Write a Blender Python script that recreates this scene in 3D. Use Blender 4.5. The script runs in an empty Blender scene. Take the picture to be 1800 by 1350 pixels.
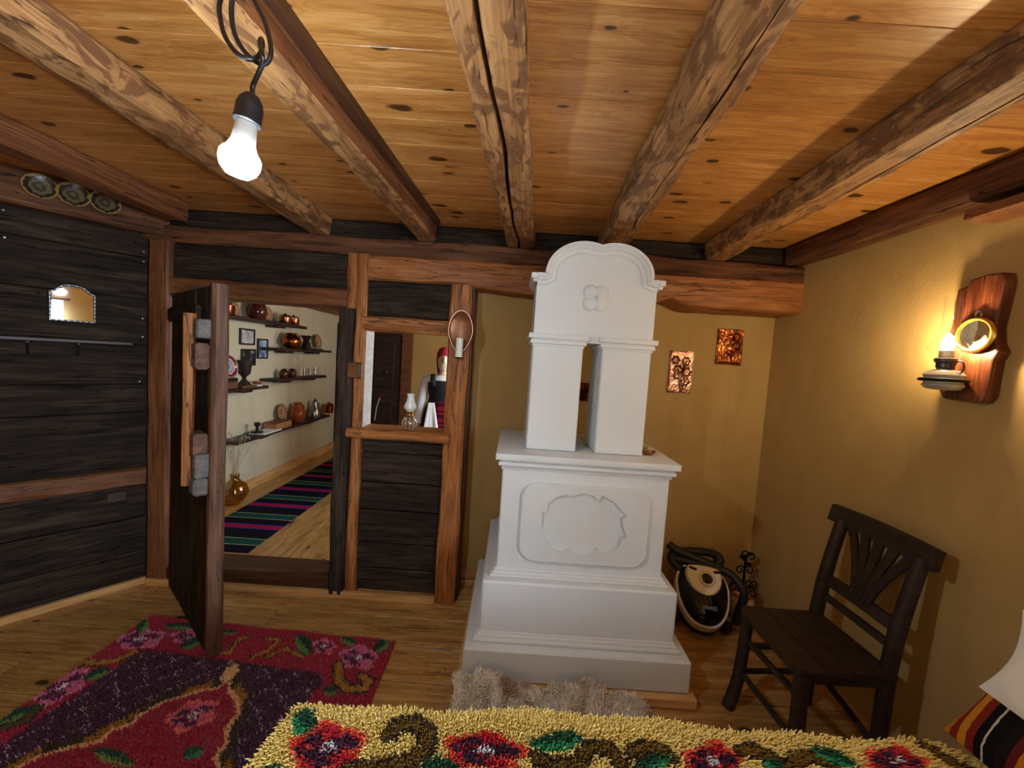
import bpy, math, random
import numpy as np
from mathutils import Vector, Matrix, noise
random.seed(4); RNG = np.random.default_rng(4)
SC = bpy.context.scene; COL = SC.collection
R = math.radians; PI = math.pi

# ------------------------------------------------------------------ camera
F_PX, CAM_H, PITCH, ROLL = 700.0, 1.5, R(3.6), R(3.8)
_F = np.array([0, math.cos(PITCH), -math.sin(PITCH)]); _X = np.array([1., 0, 0]); _U0 = np.cross(_X, _F)
_R = math.cos(ROLL)*_X + math.sin(ROLL)*_U0; _U = -math.sin(ROLL)*_X + math.cos(ROLL)*_U0
CAM = np.array([0, 0, CAM_H])
cam = bpy.data.objects.new('camera', bpy.data.cameras.new('camera')); COL.objects.link(cam)
cam.data.sensor_width = 36; cam.data.lens = F_PX/1800*36; cam.data.clip_start = .02
cam.matrix_world = Matrix(((_R[0], _U[0], -_F[0], 0), (_R[1], _U[1], -_F[1], 0), (_R[2], _U[2], -_F[2], CAM_H), (0, 0, 0, 1)))
SC.camera = cam
def ray(x, y): return _F + (x-900)/F_PX*_R - (y-675)/F_PX*_U
def onz(x, y, z): d = ray(x, y); return CAM + (z-CAM_H)/d[2]*d
def ony(x, y, Y): d = ray(x, y); return CAM + Y/d[1]*d
def onx(x, y, X): d = ray(x, y); return CAM + X/d[0]*d
# ------------------------------------------------------------------ world, daylight, exposure
w = bpy.data.worlds.new('world'); SC.world = w; w.use_nodes = True
w.node_tree.nodes['Background'].inputs[0].default_value = (.62, .78, 1, 1); w.node_tree.nodes['Background'].inputs[1].default_value = 1.0
SC.view_settings.view_transform = 'Standard'; SC.view_settings.look = 'None'
SC.view_settings.exposure = 0.55; SC.view_settings.gamma = 1; SC.view_settings.use_curve_mapping = False
def area(name, loc, rot, sx, sy, power, col):
    l = bpy.data.lights.new(name, 'AREA'); l.shape = 'RECTANGLE'; l.size = sx; l.size_y = sy; l.energy = power; l.color = col
    o = bpy.data.objects.new(name, l); COL.objects.link(o); o.location = loc; o.rotation_euler = rot; return o
DAY = (.70, .84, 1)
# the arched mirror shows this curtained window in the right wall; the light stands just outside its opening, shining -X
area('window_right_offscreen', (1.80, -1.28, 1.33), (0, R(90), 0), .96, 1.0, 230, DAY)
# the plates on the next room's shelves mirror a window opposite them; the light stands just outside it, shining -X
area('window_passage_offscreen', (.52, 3.5, 1.45), (0, R(90), 0), .9, .9, 34, (.80, .89, 1))
# warm glow and the mannequin's shadow on the far wall come from a lamp beyond the oak post
l_ = bpy.data.lights.new('lamp_passage_offscreen', 'POINT'); l_.energy = 14; l_.color = (1, .72, .36); l_.shadow_soft_size = .04
l_ = bpy.data.objects.new('lamp_passage_offscreen', l_); COL.objects.link(l_); l_.location = (.05, 4.2, 1.95)

# ------------------------------------------------------------------ helpers
class MB:
    def __init__(s): s.v = []; s.f = []
    def add(s, vs, fs):
        b = len(s.v); s.v += [tuple(map(float, p)) for p in vs]; s.f += [tuple(i+b for i in f) for f in fs]; return s
    def box(s, x0, x1, y0, y1, z0, z1, c=0.0):
        if c <= 0:
            return s.add([(x0,y0,z0),(x1,y0,z0),(x1,y1,z0),(x0,y1,z0),(x0,y0,z1),(x1,y0,z1),(x1,y1,z1),(x0,y1,z1)],
                         [(3,2,1,0),(4,5,6,7),(0,1,5,4),(1,2,6,5),(2,3,7,6),(3,0,4,7)])
        c = min(c, (x1-x0)*.49, (y1-y0)*.49, (z1-z0)*.49); rings = []
        def ring(z, e): return [(x0+c,y0+e,z),(x1-c,y0+e,z),(x1-e,y0+c,z),(x1-e,y1-c,z),(x1-c,y1-e,z),(x0+c,y1-e,z),(x0+e,y1-c,z),(x0+e,y0+c,z)]
        vs = ring(z0, c)+ring(z0+c, 0)+ring(z1-c, 0)+ring(z1, c); n = 8
        fs = [tuple(range(n-1, -1, -1)), tuple(range(3*n, 4*n))]
        for k in range(3):
            for i in range(n): j = (i+1) % n; fs.append((k*n+i, k*n+j, (k+1)*n+j, (k+1)*n+i))
        return s.add(vs, fs)
    def tube(s, path, r, n=8, flat=1.0, closed=False):
        P = [Vector(p) for p in path]; m = len(P); rs = r if hasattr(r, '__len__') else [r]*m
        vs = []; up = None
        for i in range(m):
            if closed: t = P[(i+1) % m]-P[i-1]
            else: t = P[min(i+1, m-1)]-P[max(i-1, 0)]
            if t.length < 1e-9: t = Vector((0, 0, 1))
            t.normalize()
            if up is None: up = Vector((0, 0, 1)) if abs(t.z) < .9 else Vector((1, 0, 0))
            a = up - t*up.dot(t)
            if a.length < 1e-5: a = t.orthogonal()
            a.normalize(); b = t.cross(a); up = a
            for k in range(n):
                q = 2*PI*k/n; vs.append(P[i]+a*(math.cos(q)*rs[i])+b*(math.sin(q)*rs[i]*flat))
        fs = []
        for i in range(m if closed else m-1):
            i2 = (i+1) % m
            for k in range(n): l = (k+1) % n; fs.append((i*n+k, i*n+l, i2*n+l, i2*n+k))
        if not closed: fs += [tuple(range(n-1, -1, -1)), tuple((m-1)*n+k for k in range(n))]
        return s.add(vs, fs)
    def lathe(s, prof, n=20, o=(0,0,0), sx=1, sy=1, closed=False):
        vs = []; fs = []; m = len(prof)
        for r_, z in prof:
            for k in range(n): q = 2*PI*k/n; vs.append((o[0]+r_*sx*math.cos(q), o[1]+r_*sy*math.sin(q), o[2]+z))
        for i in range(m-1 if not closed else m):
            i2 = (i+1) % m
            for k in range(n): l = (k+1) % n; fs.append((i*n+k, i*n+l, i2*n+l, i2*n+k))
        if not closed: fs += [tuple(range(n-1, -1, -1)), tuple((m-1)*n+k for k in range(n))]
        return s.add(vs, fs)
    def prism(s, poly, y0, y1):                                   # polygon in local xz (counter-clockwise seen from -y), extruded in y
        n = len(poly); vs = [(x, y0, z) for x, z in poly]+[(x, y1, z) for x, z in poly]
        return s.add(vs, [tuple(range(n)), tuple(range(2*n-1, n-1, -1))]+[((i+1) % n, i, n+i, n+(i+1) % n) for i in range(n)])
    def sphere(s, c, r, n=12, m=8, sc=(1,1,1)):
        pr = [(max(1e-4, math.sin(PI*i/m))*r, -math.cos(PI*i/m)*r) for i in range(m+1)]
        vs0 = len(s.v); s.lathe(pr, n)
        for i in range(vs0, len(s.v)): x, y, z = s.v[i]; s.v[i] = (c[0]+x*sc[0], c[1]+y*sc[1], c[2]+z*sc[2])
        return s
    def xf(s, M):
        s.v = [tuple(M @ Vector(p)) for p in s.v]; return s
    def build(s, name, mat, parent=None, loc=(0,0,0), rot=(0,0,0), smooth=False, kind=None):
        me = bpy.data.meshes.new(name); me.from_pydata(s.v, [], s.f); me.materials.append(mat)
        if smooth:
            me.polygons.foreach_set('use_smooth', [True]*len(me.polygons))
            try: me.set_sharp_from_angle(angle=R(42))
            except Exception: pass
        return link(name, me, parent, loc, rot, kind)
def link(name, data, parent=None, loc=(0,0,0), rot=(0,0,0), kind=None):
    o = bpy.data.objects.new(name, data); COL.objects.link(o); o.location = loc; o.rotation_euler = rot
    if parent is not None: o.parent = parent
    if kind: o['kind'] = kind
    return o
def tag(o, label, cat, group=None):
    o['label'] = label; o['category'] = cat
    if group: o['group'] = group
    return o
def thing(name, label, cat, loc=(0,0,0), rotz=0, group=None, rot=None):
    return tag(link(name, None, None, loc, rot or (0, 0, rotz)), label, cat, group)
def struct(name, label, loc=(0,0,0), rotz=0, mesh=None):
    o = link(name, mesh, None, loc, (0, 0, rotz), 'structure'); o['label'] = label; return o
def sstruct(name, label, mb, mat, loc=(0,0,0), rotz=0):
    o = mb.build(name, mat, None, loc, (0, 0, rotz), False, 'structure'); o['label'] = label; return o

# ------------------------------------------------------------------ materials
def s2l(*c): return tuple((x/255/12.92 if x/255 <= .04045 else ((x/255+.055)/1.055)**2.4) for x in c)+(1,)
class NT:
    def __init__(s, name):
        s.m = bpy.data.materials.new(name); s.m.use_nodes = True; s.t = s.m.node_tree; s.t.nodes.clear()
        s.out = s.n('ShaderNodeOutputMaterial')
    def n(s, typ, **k):
        nd = s.t.nodes.new(typ)
        for a, b in k.items(): setattr(nd, a, b)
        return nd
    def l(s, a, b): s.t.links.new(a, b)
    def math(s, op, a, b=None, clamp=False):
        nd = s.n('ShaderNodeMath', operation=op, use_clamp=clamp)
        for i, v in enumerate((a, b)):
            if v is None: continue
            if isinstance(v, (int, float)): nd.inputs[i].default_value = v
            else: s.l(v, nd.inputs[i])
        return nd.outputs[0]
    def vmul(s, vec, sc):
        nd = s.n('ShaderNodeVectorMath', operation='MULTIPLY'); s.l(vec, nd.inputs[0]); nd.inputs[1].default_value = sc; return nd.outputs[0]
    def noise(s, vec, scale, detail=4, dist=0, rough=.55):
        nd = s.n('ShaderNodeTexNoise'); nd.inputs['Scale'].default_value = scale; nd.inputs['Detail'].default_value = detail
        nd.inputs['Distortion'].default_value = dist; nd.inputs['Roughness'].default_value = rough; s.l(vec, nd.inputs['Vector']); return nd.outputs[0]
    def ramp(s, fac, stops):
        nd = s.n('ShaderNodeValToRGB'); e = nd.color_ramp.elements
        while len(e) < len(stops): e.new(.5)
        for el, (p, c) in zip(e, stops): el.position = p; el.color = c if len(c) == 4 else c+(1,)
        s.l(fac, nd.inputs[0]); return nd.outputs[0]
    def mix(s, fac, a, b, blend='MIX'):
        nd = s.n('ShaderNodeMix', data_type='RGBA', blend_type=blend)
        for i, v in ((0, fac), (6, a), (7, b)):
            if isinstance(v, (int, float)): nd.inputs[i].default_value = v
            elif isinstance(v, tuple): nd.inputs[i].default_value = v
            else: s.l(v, nd.inputs[i])
        return nd.outputs[2]
    def step(s, v, a, b):
        nd = s.n('ShaderNodeMapRange', interpolation_type='SMOOTHSTEP'); nd.inputs[1].default_value = a; nd.inputs[2].default_value = b; s.l(v, nd.inputs[0]); return nd.outputs[0]
    def coords(s, rand=True):
        tc = s.n('ShaderNodeTexCoord'); v = tc.outputs['Object']
        oi = s.n('ShaderNodeObjectInfo')
        if rand:
            c = s.n('ShaderNodeCombineXYZ')
            for i, k in enumerate((31., 17., 23.)): s.l(s.math('MULTIPLY', oi.outputs['Random'], k), c.inputs[i])
            a = s.n('ShaderNodeVectorMath', operation='ADD'); s.l(v, a.inputs[0]); s.l(c.outputs[0], a.inputs[1]); v = a.outputs[0]
        s.rand = oi.outputs['Random']; return v
    def bsdf(s, col, rough=.5, metal=0, bump=None, bstr=.2, bdist=.01, spec=.5, **k):
        b = s.n('ShaderNodeBsdfPrincipled')
        for nm, v in (('Base Color', col), ('Roughness', rough), ('Metallic', metal), ('Specular IOR Level', spec)):
            if isinstance(v, (int, float, tuple)): b.inputs[nm].default_value = v
            else: s.l(v, b.inputs[nm])
        for nm, v in k.items(): b.inputs[nm.replace('_', ' ')].default_value = v
        if bump is not None:
            bp = s.n('ShaderNodeBump'); bp.inputs['Strength'].default_value = bstr; bp.inputs['Distance'].default_value = bdist
            s.l(bump, bp.inputs['Height']); s.l(bp.outputs[0], b.inputs['Normal'])
        s.l(b.outputs[0], s.out.inputs[0]); return s.m
def wood(name, dark, mid, light, rough=.55, knots=0, cracks=0, patch=None, var=.25, g=1.0, bstr=.25, spec=.4):
    t = NT(name); v = t.coords(); kn = None
    if knots:
        vo = t.n('ShaderNodeTexVoronoi', voronoi_dimensions='2D', feature='F1'); vo.inputs['Scale'].default_value = 1; vo.inputs['Randomness'].default_value = 1
        wob = t.noise(v, 14, 2); 
        t.l(t.vmul(v, (3.0, 6.5, 1)), vo.inputs['Vector'])
        sep = t.n('ShaderNodeSeparateColor'); t.l(vo.outputs['Color'], sep.inputs[0])
        d = t.math('ADD', vo.outputs['Distance'], t.math('MULTIPLY', t.math('SUBTRACT', wob, .5), .20))
        on = t.math('GREATER_THAN', sep.outputs[0], 1-knots)
        size = t.math('ADD', t.math('MULTIPLY', sep.outputs[1], .10), .045)
        ratio = t.math('DIVIDE', d, size)
        core = t.math('MULTIPLY', t.math('SUBTRACT', 1, t.step(ratio, .55, 1.0)), on)
        halo = t.math('MULTIPLY', t.math('SUBTRACT', 1, t.step(ratio, .6, 4.5)), on)
        kn = (core, halo)
    va = t.vmul(v, (1.1*g, 10*g, 10*g)); vb = t.vmul(v, (3*g, 90*g, 90*g))
    A = t.noise(va, 2.6, 5, .7); B = t.noise(vb, 1.6, 3)
    if kn:                                                       # rings: grain lines bend around the knots
        ph = t.math('ADD', t.math('MULTIPLY', A, 5), t.math('MULTIPLY', kn[1], 1.2)); rg = t.math('SINE', t.math('MULTIPLY', ph, 9))
        fac = t.math('ADD', t.math('MULTIPLY', A, .55), t.math('ADD', t.math('MULTIPLY', B, .35), t.math('MULTIPLY', rg, .05)))
    else: fac = t.math('ADD', t.math('MULTIPLY', A, .62), t.math('MULTIPLY', B, .38))
    col = t.ramp(fac, [(.32, dark), (.5, mid), (.66, light)])
    if patch:
        vp = t.vmul(v, (7, 13, 13)); p = t.noise(vp, 1.6, 4, 1.2)
        col = t.mix(t.math('MULTIPLY', t.step(p, .47, .57), .88), col, t.mix(B, patch, tuple(x*.75 for x in patch[:3])+(1,)))
    hgt = fac
    if cracks:
        C = t.noise(t.vmul(v, (.9, 16, 16)), 1.3, 3, .5); lin = t.math('SUBTRACT', 1, t.step(t.math('ABSOLUTE', t.math('SUBTRACT', C, .5)), .002, .012*cracks))
        col = t.mix(t.math('MULTIPLY', lin, .8), col, tuple(x*.22 for x in dark[:3])+(1,)); hgt = t.math('SUBTRACT', fac, t.math('MULTIPLY', lin, .6))
    if kn:
        col = t.mix(t.math('MULTIPLY', kn[1], .35), col, dark); col = t.mix(t.math('MULTIPLY', kn[0], .9), col, s2l(52, 26, 12))
    hs = t.n('ShaderNodeHueSaturation'); t.l(col, hs.inputs['Color']); t.l(t.math('ADD', t.math('MULTIPLY', t.rand, var), 1-var/2), hs.inputs['Value'])
    return t.bsdf(hs.outputs[0], rough, 0, hgt, bstr, .006, spec)
def plain(name, col, rough=.5, metal=0, nz=0, nscale=20, bstr=0, spec=.5, **k):
    t = NT(name); v = t.coords(); n = t.noise(v, nscale, 4)
    c = t.mix(n, tuple(x*(1-nz) for x in col[:3])+(1,), tuple(min(1, x*(1+nz)) for x in col[:3])+(1,)) if nz else col
    return t.bsdf(c, rough, metal, n if bstr else None, bstr, .004, spec, **k)
def emit(name, col, st):
    t = NT(name); e = t.n('ShaderNodeEmission'); e.inputs[0].default_value = col; e.inputs[1].default_value = st; t.l(e.outputs[0], t.out.inputs[0]); return t.m
def glass(name, tint=(1,1,1,1), rim=.9, base=.06):
    t = NT(name); tr = t.n('ShaderNodeBsdfTransparent'); tr.inputs[0].default_value = tint
    gl = t.n('ShaderNodeBsdfGlossy'); gl.inputs['Roughness'].default_value = .04; gl.inputs[0].default_value = (.9, .9, .9, 1)
    lw = t.n('ShaderNodeLayerWeight'); lw.inputs[0].default_value = .35
    f = t.math('ADD', t.math('MULTIPLY', t.math('POWER', lw.outputs['Facing'], 2.2), rim*.6), base, True)
    mx = t.n('ShaderNodeMixShader'); t.l(f, mx.inputs[0]); t.l(tr.outputs[0], mx.inputs[1]); t.l(gl.outputs[0], mx.inputs[2]); t.l(mx.outputs[0], t.out.inputs[0]); return t.m
def plaster(name, a, b, stain=None):
    t = NT(name); v = t.coords(False); n = t.noise(v, 2.2, 5, .4); n2 = t.noise(v, 60, 3); c = t.ramp(n, [(.3, a), (.7, b)])
    n3 = t.noise(t.vmul(v, (7, 7, 1.2)), 1.2, 3); c = t.mix(t.math('MULTIPLY', t.step(n3, .5, .75), .35), c, tuple(x*.82 for x in a[:3])+(1,))
    if stain: c = t.mix(t.math('MULTIPLY', t.step(t.noise(v, 1.3, 3), .55, .7), .6), c, stain)
    return t.bsdf(c, .72, 0, t.math('ADD', n2, t.math('MULTIPLY', t.noise(v, 14, 4), 1.5)), .12, .006, .3)
def vcol(name, rough=.9, sheen=.3):
    t = NT(name); a = t.n('ShaderNodeAttribute', attribute_name='Col'); return t.bsdf(a.outputs['Color'], rough, spec=.1, Sheen_Weight=sheen)
def rings(name, stops, axis='z', rad=.1, rough=.2, spots=None):     # concentric painted rings about the local origin
    t = NT(name); tc = t.n('ShaderNodeTexCoord'); v = tc.outputs['Object']; k = {'z': (1,1,0), 'y': (1,0,1)}[axis]
    ln = t.n('ShaderNodeVectorMath', operation='LENGTH'); t.l(t.vmul(v, tuple(x/rad for x in k)), ln.inputs[0])
    d = ln.outputs['Value']
    if spots: d = t.math('ADD', d, t.math('MULTIPLY', t.math('SUBTRACT', t.noise(v, 60, 2), .5), spots))
    c = t.ramp(d, stops); return t.bsdf(c, rough)
def stripes(name, period, stops, axis=0, rough=.9, off=0.0):
    t = NT(name); tc = t.n('ShaderNodeTexCoord'); sp = t.n('ShaderNodeSeparateXYZ'); t.l(tc.outputs['Object'], sp.inputs[0])
    x = t.math('ADD', sp.outputs[axis], t.math('MULTIPLY', t.math('SUBTRACT', t.noise(tc.outputs['Object'], 90, 2), .5), .004))
    f = t.math('FRACT', t.math('ADD', t.math('DIVIDE', x, period), off+50)); nd = t.n('ShaderNodeValToRGB'); nd.color_ramp.interpolation = 'CONSTANT'
    e = nd.color_ramp.elements
    while len(e) < len(stops): e.new(.5)
    for el, (p, c) in zip(e, stops): el.position = p; el.color = c
    t.l(f, nd.inputs[0]); wv = t.noise(t.vmul(tc.outputs['Object'], (300, 300, 300)), 1, 1)
    return t.bsdf(nd.outputs[0], rough, 0, wv, .3, .003, .1)

M = {}
M['pine'] = wood('pine', s2l(172, 112, 52), s2l(206, 148, 82), s2l(224, 174, 110), .34, knots=.72, var=.26, bstr=.08, spec=.5)
M['floor'] = wood('floor_oak', s2l(150, 108, 56), s2l(194, 150, 88), s2l(214, 176, 114), .34, knots=.16, cracks=.5, var=.2, bstr=.1)
M['oak'] = wood('oak', s2l(104, 58, 26), s2l(156, 96, 48), s2l(184, 128, 74), .55, cracks=1.3, var=.2, bstr=.5)
M['oak_red'] = wood('oak_red', s2l(80, 45, 25), s2l(114, 70, 40), s2l(138, 92, 56), .55, cracks=.7, var=.15, bstr=.4)
M['plate'] = wood('plate_oak', s2l(56, 36, 26), s2l(92, 58, 38), s2l(122, 80, 52), .7, cracks=1.2, var=.1, bstr=.5, spec=.2)
M['dark'] = wood('dark_board', s2l(26, 20, 17), s2l(48, 39, 32), s2l(76, 62, 50), .8, cracks=.8, var=.35, bstr=.5, spec=.12)
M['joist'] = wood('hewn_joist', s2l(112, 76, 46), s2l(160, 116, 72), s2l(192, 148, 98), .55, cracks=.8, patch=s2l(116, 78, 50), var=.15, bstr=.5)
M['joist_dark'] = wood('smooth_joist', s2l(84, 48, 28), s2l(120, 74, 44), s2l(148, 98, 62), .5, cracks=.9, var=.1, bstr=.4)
M['moulding'] = wood('moulding', s2l(44, 26, 16), s2l(70, 42, 26), s2l(96, 62, 40), .45, var=.1)
M['base_pine'] = wood('skirting_pine', s2l(176, 126, 70), s2l(206, 160, 100), s2l(222, 182, 126), .45, var=.1, bstr=.1)
M['chair'] = wood('stained_chair', s2l(26, 18, 14), s2l(44, 32, 26), s2l(60, 46, 38), .5, var=.2, bstr=.3)
M['plaque'] = wood('plaque_wood', s2l(42, 18, 10), s2l(90, 44, 25), s2l(132, 72, 40), .35, cracks=.4, g=.9, var=0, bstr=.5)
M['grey_wood'] = wood('grey_wood', s2l(74, 70, 68), s2l(100, 96, 94), s2l(126, 120, 116), .6, var=.2)
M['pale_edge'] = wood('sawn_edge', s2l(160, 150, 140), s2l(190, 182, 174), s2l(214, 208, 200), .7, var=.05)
M['door_edge'] = wood('door_edge', s2l(66, 44, 34), s2l(98, 68, 52), s2l(128, 94, 74), .65, cracks=.6, var=.1)
M['ochre'] = plaster('ochre_plaster', s2l(176, 144, 88), s2l(190, 160, 102))
M['cream'] = plaster('cream_plaster', s2l(196, 182, 150), s2l(206, 194, 164))
M['white'] = plain('stove_lime', s2l(214, 220, 224), .55, nz=.02, nscale=6, bstr=.06)
M['black'] = plain('black_plastic', s2l(16, 16, 18), .35); M['gloss_black'] = plain('gloss_black', s2l(10, 11, 14), .08)
M['hose'] = plain('hose_rubber', s2l(24, 24, 26), .5); M['iron'] = plain('wrought_iron', s2l(20, 19, 19), .45, .6, bstr=.2)
M['ivory'] = plain('ivory_plastic', s2l(226, 212, 184), .3); M['vac_white'] = plain('white_plastic', s2l(226, 220, 220), .3)
M['copper'] = plain('copper', s2l(190, 108, 66), .22, 1, nz=.25, nscale=30); M['dark_copper'] = plain('dark_copper', s2l(120, 64, 44), .25, .9, nz=.3)
M['brass'] = plain('brass', s2l(206, 160, 74), .25, 1); M['steel'] = plain('old_steel', s2l(150, 146, 142), .28, 1, nz=.2); M['pewter'] = plain('pewter', s2l(84, 74, 68), .4, .8, nz=.2)
M['clay'] = plain('glazed_clay', s2l(150, 70, 34), .18, nz=.15); M['brown_glaze'] = plain('brown_glaze', s2l(78, 34, 20), .12, nz=.2); M['dark_glaze'] = plain('dark_glaze', s2l(34, 26, 24), .25)
M['glass'] = glass('clear_glass'); M['amber'] = glass('amber_glass', (.82, .67, .28, 1), .8, .12); M['frost'] = plain('opal_glass', s2l(232, 236, 238), .2, Subsurface_Weight=.3)
M['mirror'] = plain('mirror_silver', (.9, .9, .9, 1), .015, 1); M['shelf'] = wood('shelf_dark', s2l(30, 20, 16), s2l(52, 36, 30), s2l(74, 52, 42), .45)
M['candle'] = plain('candle_wax', s2l(230, 232, 214), .4); M['paper'] = plain('paper', s2l(228, 226, 220), .8); M['white_cloth'] = plain('white_cloth', s2l(226, 222, 216), .9, nz=.03, nscale=40, bstr=.2)
M['red_cloth'] = plain('red_cloth', s2l(156, 22, 44), .8, nz=.2); M['black_cloth'] = plain('black_cloth', s2l(20, 18, 22), .9); M['skin'] = plain('mannequin_skin', s2l(206, 184, 152), .5)
M['pile'] = vcol('wool_pile'); M['fur'] = vcol('sheep_fur', .95, .5); M['cord'] = plain('cord_rubber', s2l(20, 21, 26), .4); M['socket'] = plain('bakelite', s2l(24, 24, 28), .5)
M['brown_plastic'] = plain('brown_plastic', s2l(62, 42, 34), .35); M['straw'] = plain('dried_grass', s2l(186, 164, 130), .9); M['photo_frame'] = plain('frame_black', s2l(30, 24, 22), .4)
M['curtain'] = NT('sheer'); t_ = M['curtain']; a_ = t_.n('ShaderNodeBsdfTranslucent'); a_.inputs[0].default_value = (.85, .87, .9, 1); b_ = t_.n('ShaderNodeBsdfTransparent'); c_ = t_.n('ShaderNodeMixShader'); c_.inputs[0].default_value = .45
t_.l(b_.outputs[0], c_.inputs[1]); t_.l(a_.outputs[0], c_.inputs[2]); t_.l(c_.outputs[0], t_.out.inputs[0]); M['curtain'] = t_.m

# ------------------------------------------------------------------ timber: long in local x, hewn and wavy, cracks cut into the underside
def timber_mesh(L, w, h, wob=.006, seed=0, seg=26, ch=.012, cracks=(), hfun=None, bulge=0):
    mb = MB(); q = []; rows = []
    base = []
    nb = 6
    for i in range(nb+1): base.append((-w/2+ch+(w-2*ch)*i/nb, -h/2, 'b'))
    for z in (-h/2+ch, 0, h/2-ch): base.append((w/2, z, 's'))
    for i in range(4): base.append((w/2-ch-(w-2*ch)*i/3, h/2, 't'))
    for z in (h/2-ch, 0, -h/2+ch): base.append((-w/2, z, 's'))
    us = [c[0] for c in cracks]
    pts = []
    for y, z, k in base: pts.append((y, z, k, None))
    for ci, (u, dep, gap, a, b) in enumerate(cracks):
        for d in (-1, 0, 1): pts.append((u, -h/2, 'b', (ci, d)))
    ib = sorted([p for p in pts if p[2] == 'b'], key=lambda p: p[0]+(p[3][1]*.004 if p[3] else 0)); pts = ib+[p for p in pts if p[2] != 'b']
    vs = []; n = len(pts)
    for i in range(seg+1):
        t = i/seg; x = L*t; hh = hfun(t) if hfun else (0, 0)
        for y, z, k, cr in pts:
            if cr:
                u, dep, gap, a, b = cracks[cr[0]]
                e = max(0, min(1, (t-a)/.08, (b-t)/.08)) if b > a else 0
                wig = noise.noise((x*3.1+seed, cr[0]*9.3, 1))*w*.10
                y = u+wig+cr[1]*gap*e*(.6+.5*abs(noise.noise((x*6, seed, 5)))); z = z+(dep*e if cr[1] == 0 else 0)
            p = Vector((x*2.2+seed*7.7, y*9, z*9)); d = noise.noise_vector(p)*wob+noise.noise_vector(p*3.1)*wob*.5
            s = 1+bulge*noise.noise((x*1.3, seed, 3))
            zz = z*s+d.z
            if hfun: zz = zz + (hh[0] if k == 'b' or z < -h/4 else hh[1])
            vs.append((x, y*s+d.y, zz))
    fs = []
    for i in range(seg):
        for k in range(n): l = (k+1) % n; fs.append((i*n+k, (i+1)*n+k, (i+1)*n+l, i*n+l))
    fs += [tuple(range(n)), tuple(seg*n+k for k in range(n-1, -1, -1))]
    mb.add(vs, [f_[::-1] for f_ in fs]); return mb
_seed = [0]
def timber(name, L, w, h, mat, parent=None, loc=(0,0,0), rot=(0,0,0), **k):
    _seed[0] += 1
    return timber_mesh(L, w, h, seed=_seed[0], **k).build(name, mat, parent, loc, rot, True)
def htimber(name, x0, x1, z0, z1, y0, y1, mat, parent, **k):        # horizontal, along X, front at y0
    return timber(name, x1-x0, y1-y0, z1-z0, mat, parent, (x0, (y0+y1)/2, (z0+z1)/2), **k)
def vtimber(name, x0, x1, z0, z1, y0, y1, mat, parent, **k):        # upright
    return timber(name, z1-z0, y1-y0, x1-x0, mat, parent, ((x0+x1)/2, (y0+y1)/2, z0), (0, R(-90), 0), **k)
def hboard(name, x0, x1, z0, z1, y0, y1, mat, parent, c=.004):
    return MB().box(0, x1-x0, y0, y1, 0, z1-z0, c).build(name, mat, parent, (x0, 0, z0))

D = 2.33            # front of the timber partition
DB = 2.55           # ochre wall behind the stove
RX = 1.635          # right wall
ZC = 2.25           # ceiling boards
ZB = 2.145          # underside of the joists
XF0, XF1, YR = -3.2, 1.9, -2.2
# ------------------------------------------------------------------ floor
fl = sstruct('floor', 'wide oak plank floor of the main room', MB().box(XF0, RX+.1, YR-.1, 2.56, -.06, -.022), M['floor'])
y = 2.556; i = 0; pm = {}
while y > YR:
    wd = (.21, .185, .225)[i % 3]; off = random.uniform(.9, 3.6); i += 1
    for a, b in ((XF0, XF0+off), (XF0+off, RX)):
        MB().box(0, b-a-.003, -wd+.004, 0, -.022, 0, .002).build('plank', M['floor'], fl, (a, y, 0))
    y -= wd
# ------------------------------------------------------------------ ceiling boards
ce = sstruct('ceiling', 'knotty pine board ceiling above the joists', MB().box(XF0, RX+.1, YR-.1, 2.6, ZC+.02, ZC+.06), M['pine'])
y = 2.55; i = 0
while y > YR:
    wd = (.150, .156, .148)[i % 3]; i += 1
    MB().box(0, RX-XF0, -wd+.0015, 0, 0, .02, .0012).build('plank', M['pine'], ce, (XF0, y, ZC))
    y -= wd
# ------------------------------------------------------------------ plastered walls
sstruct('wall_back', 'ochre plaster wall behind the white stove', MB().box(-.262, RX+.1, DB, DB+.12, -.02, ZC), M['ochre'])
w0, w1, wz0, wz1 = -1.78, -.80, .86, 1.80                      # right window opening
sstruct('wall_right', 'ochre plaster wall behind the chair and sconce', MB().box(RX, RX+.12, w1, DB, -.02, ZC).box(RX, RX+.12, YR, w0, -.02, ZC).box(RX, RX+.12, w0, w1, -.02, wz0).box(RX, RX+.12, w0, w1, wz1, ZC), M['ochre'])
sstruct('wall_rear', 'ochre plaster wall behind the camera', MB().box(XF0, RX+.12, YR-.12, YR, -.02, ZC), M['ochre'])
sstruct('wall_side', 'ochre plaster wall beyond the dark plank wall', MB().box(XF0-.1, XF0, YR, 1.06, -.02, ZC), M['ochre'])
def window(n, label, loc, rotz, wd, ht):
    t = struct('window_%d' % n, label, loc, rotz)
    for a, b, c, d in ((0, wd, 0, .05), (0, wd, ht-.05, ht), (0, .05, .05, ht-.05), (wd-.05, wd, .05, ht-.05), (wd/2-.03, wd/2+.03, .05, ht-.05)):
        MB().box(a, b, .04, .09, c, d, .004).build('frame_bar', M['oak_red'], t)
    for a, b in ((.05, wd/2-.03), (wd/2+.03, wd-.05)): MB().box(a, b, .062, .066, .05, ht-.05).build('pane', M['glass'], t)
    MB().box(-.04, wd+.04, -.05, .04, -.03, 0, .004).build('window_sill', M['oak_red'], t)
window(1, 'window in the right wall behind the camera', (RX, w1, wz0), R(-90), w1-w0, wz1-wz0)
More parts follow.
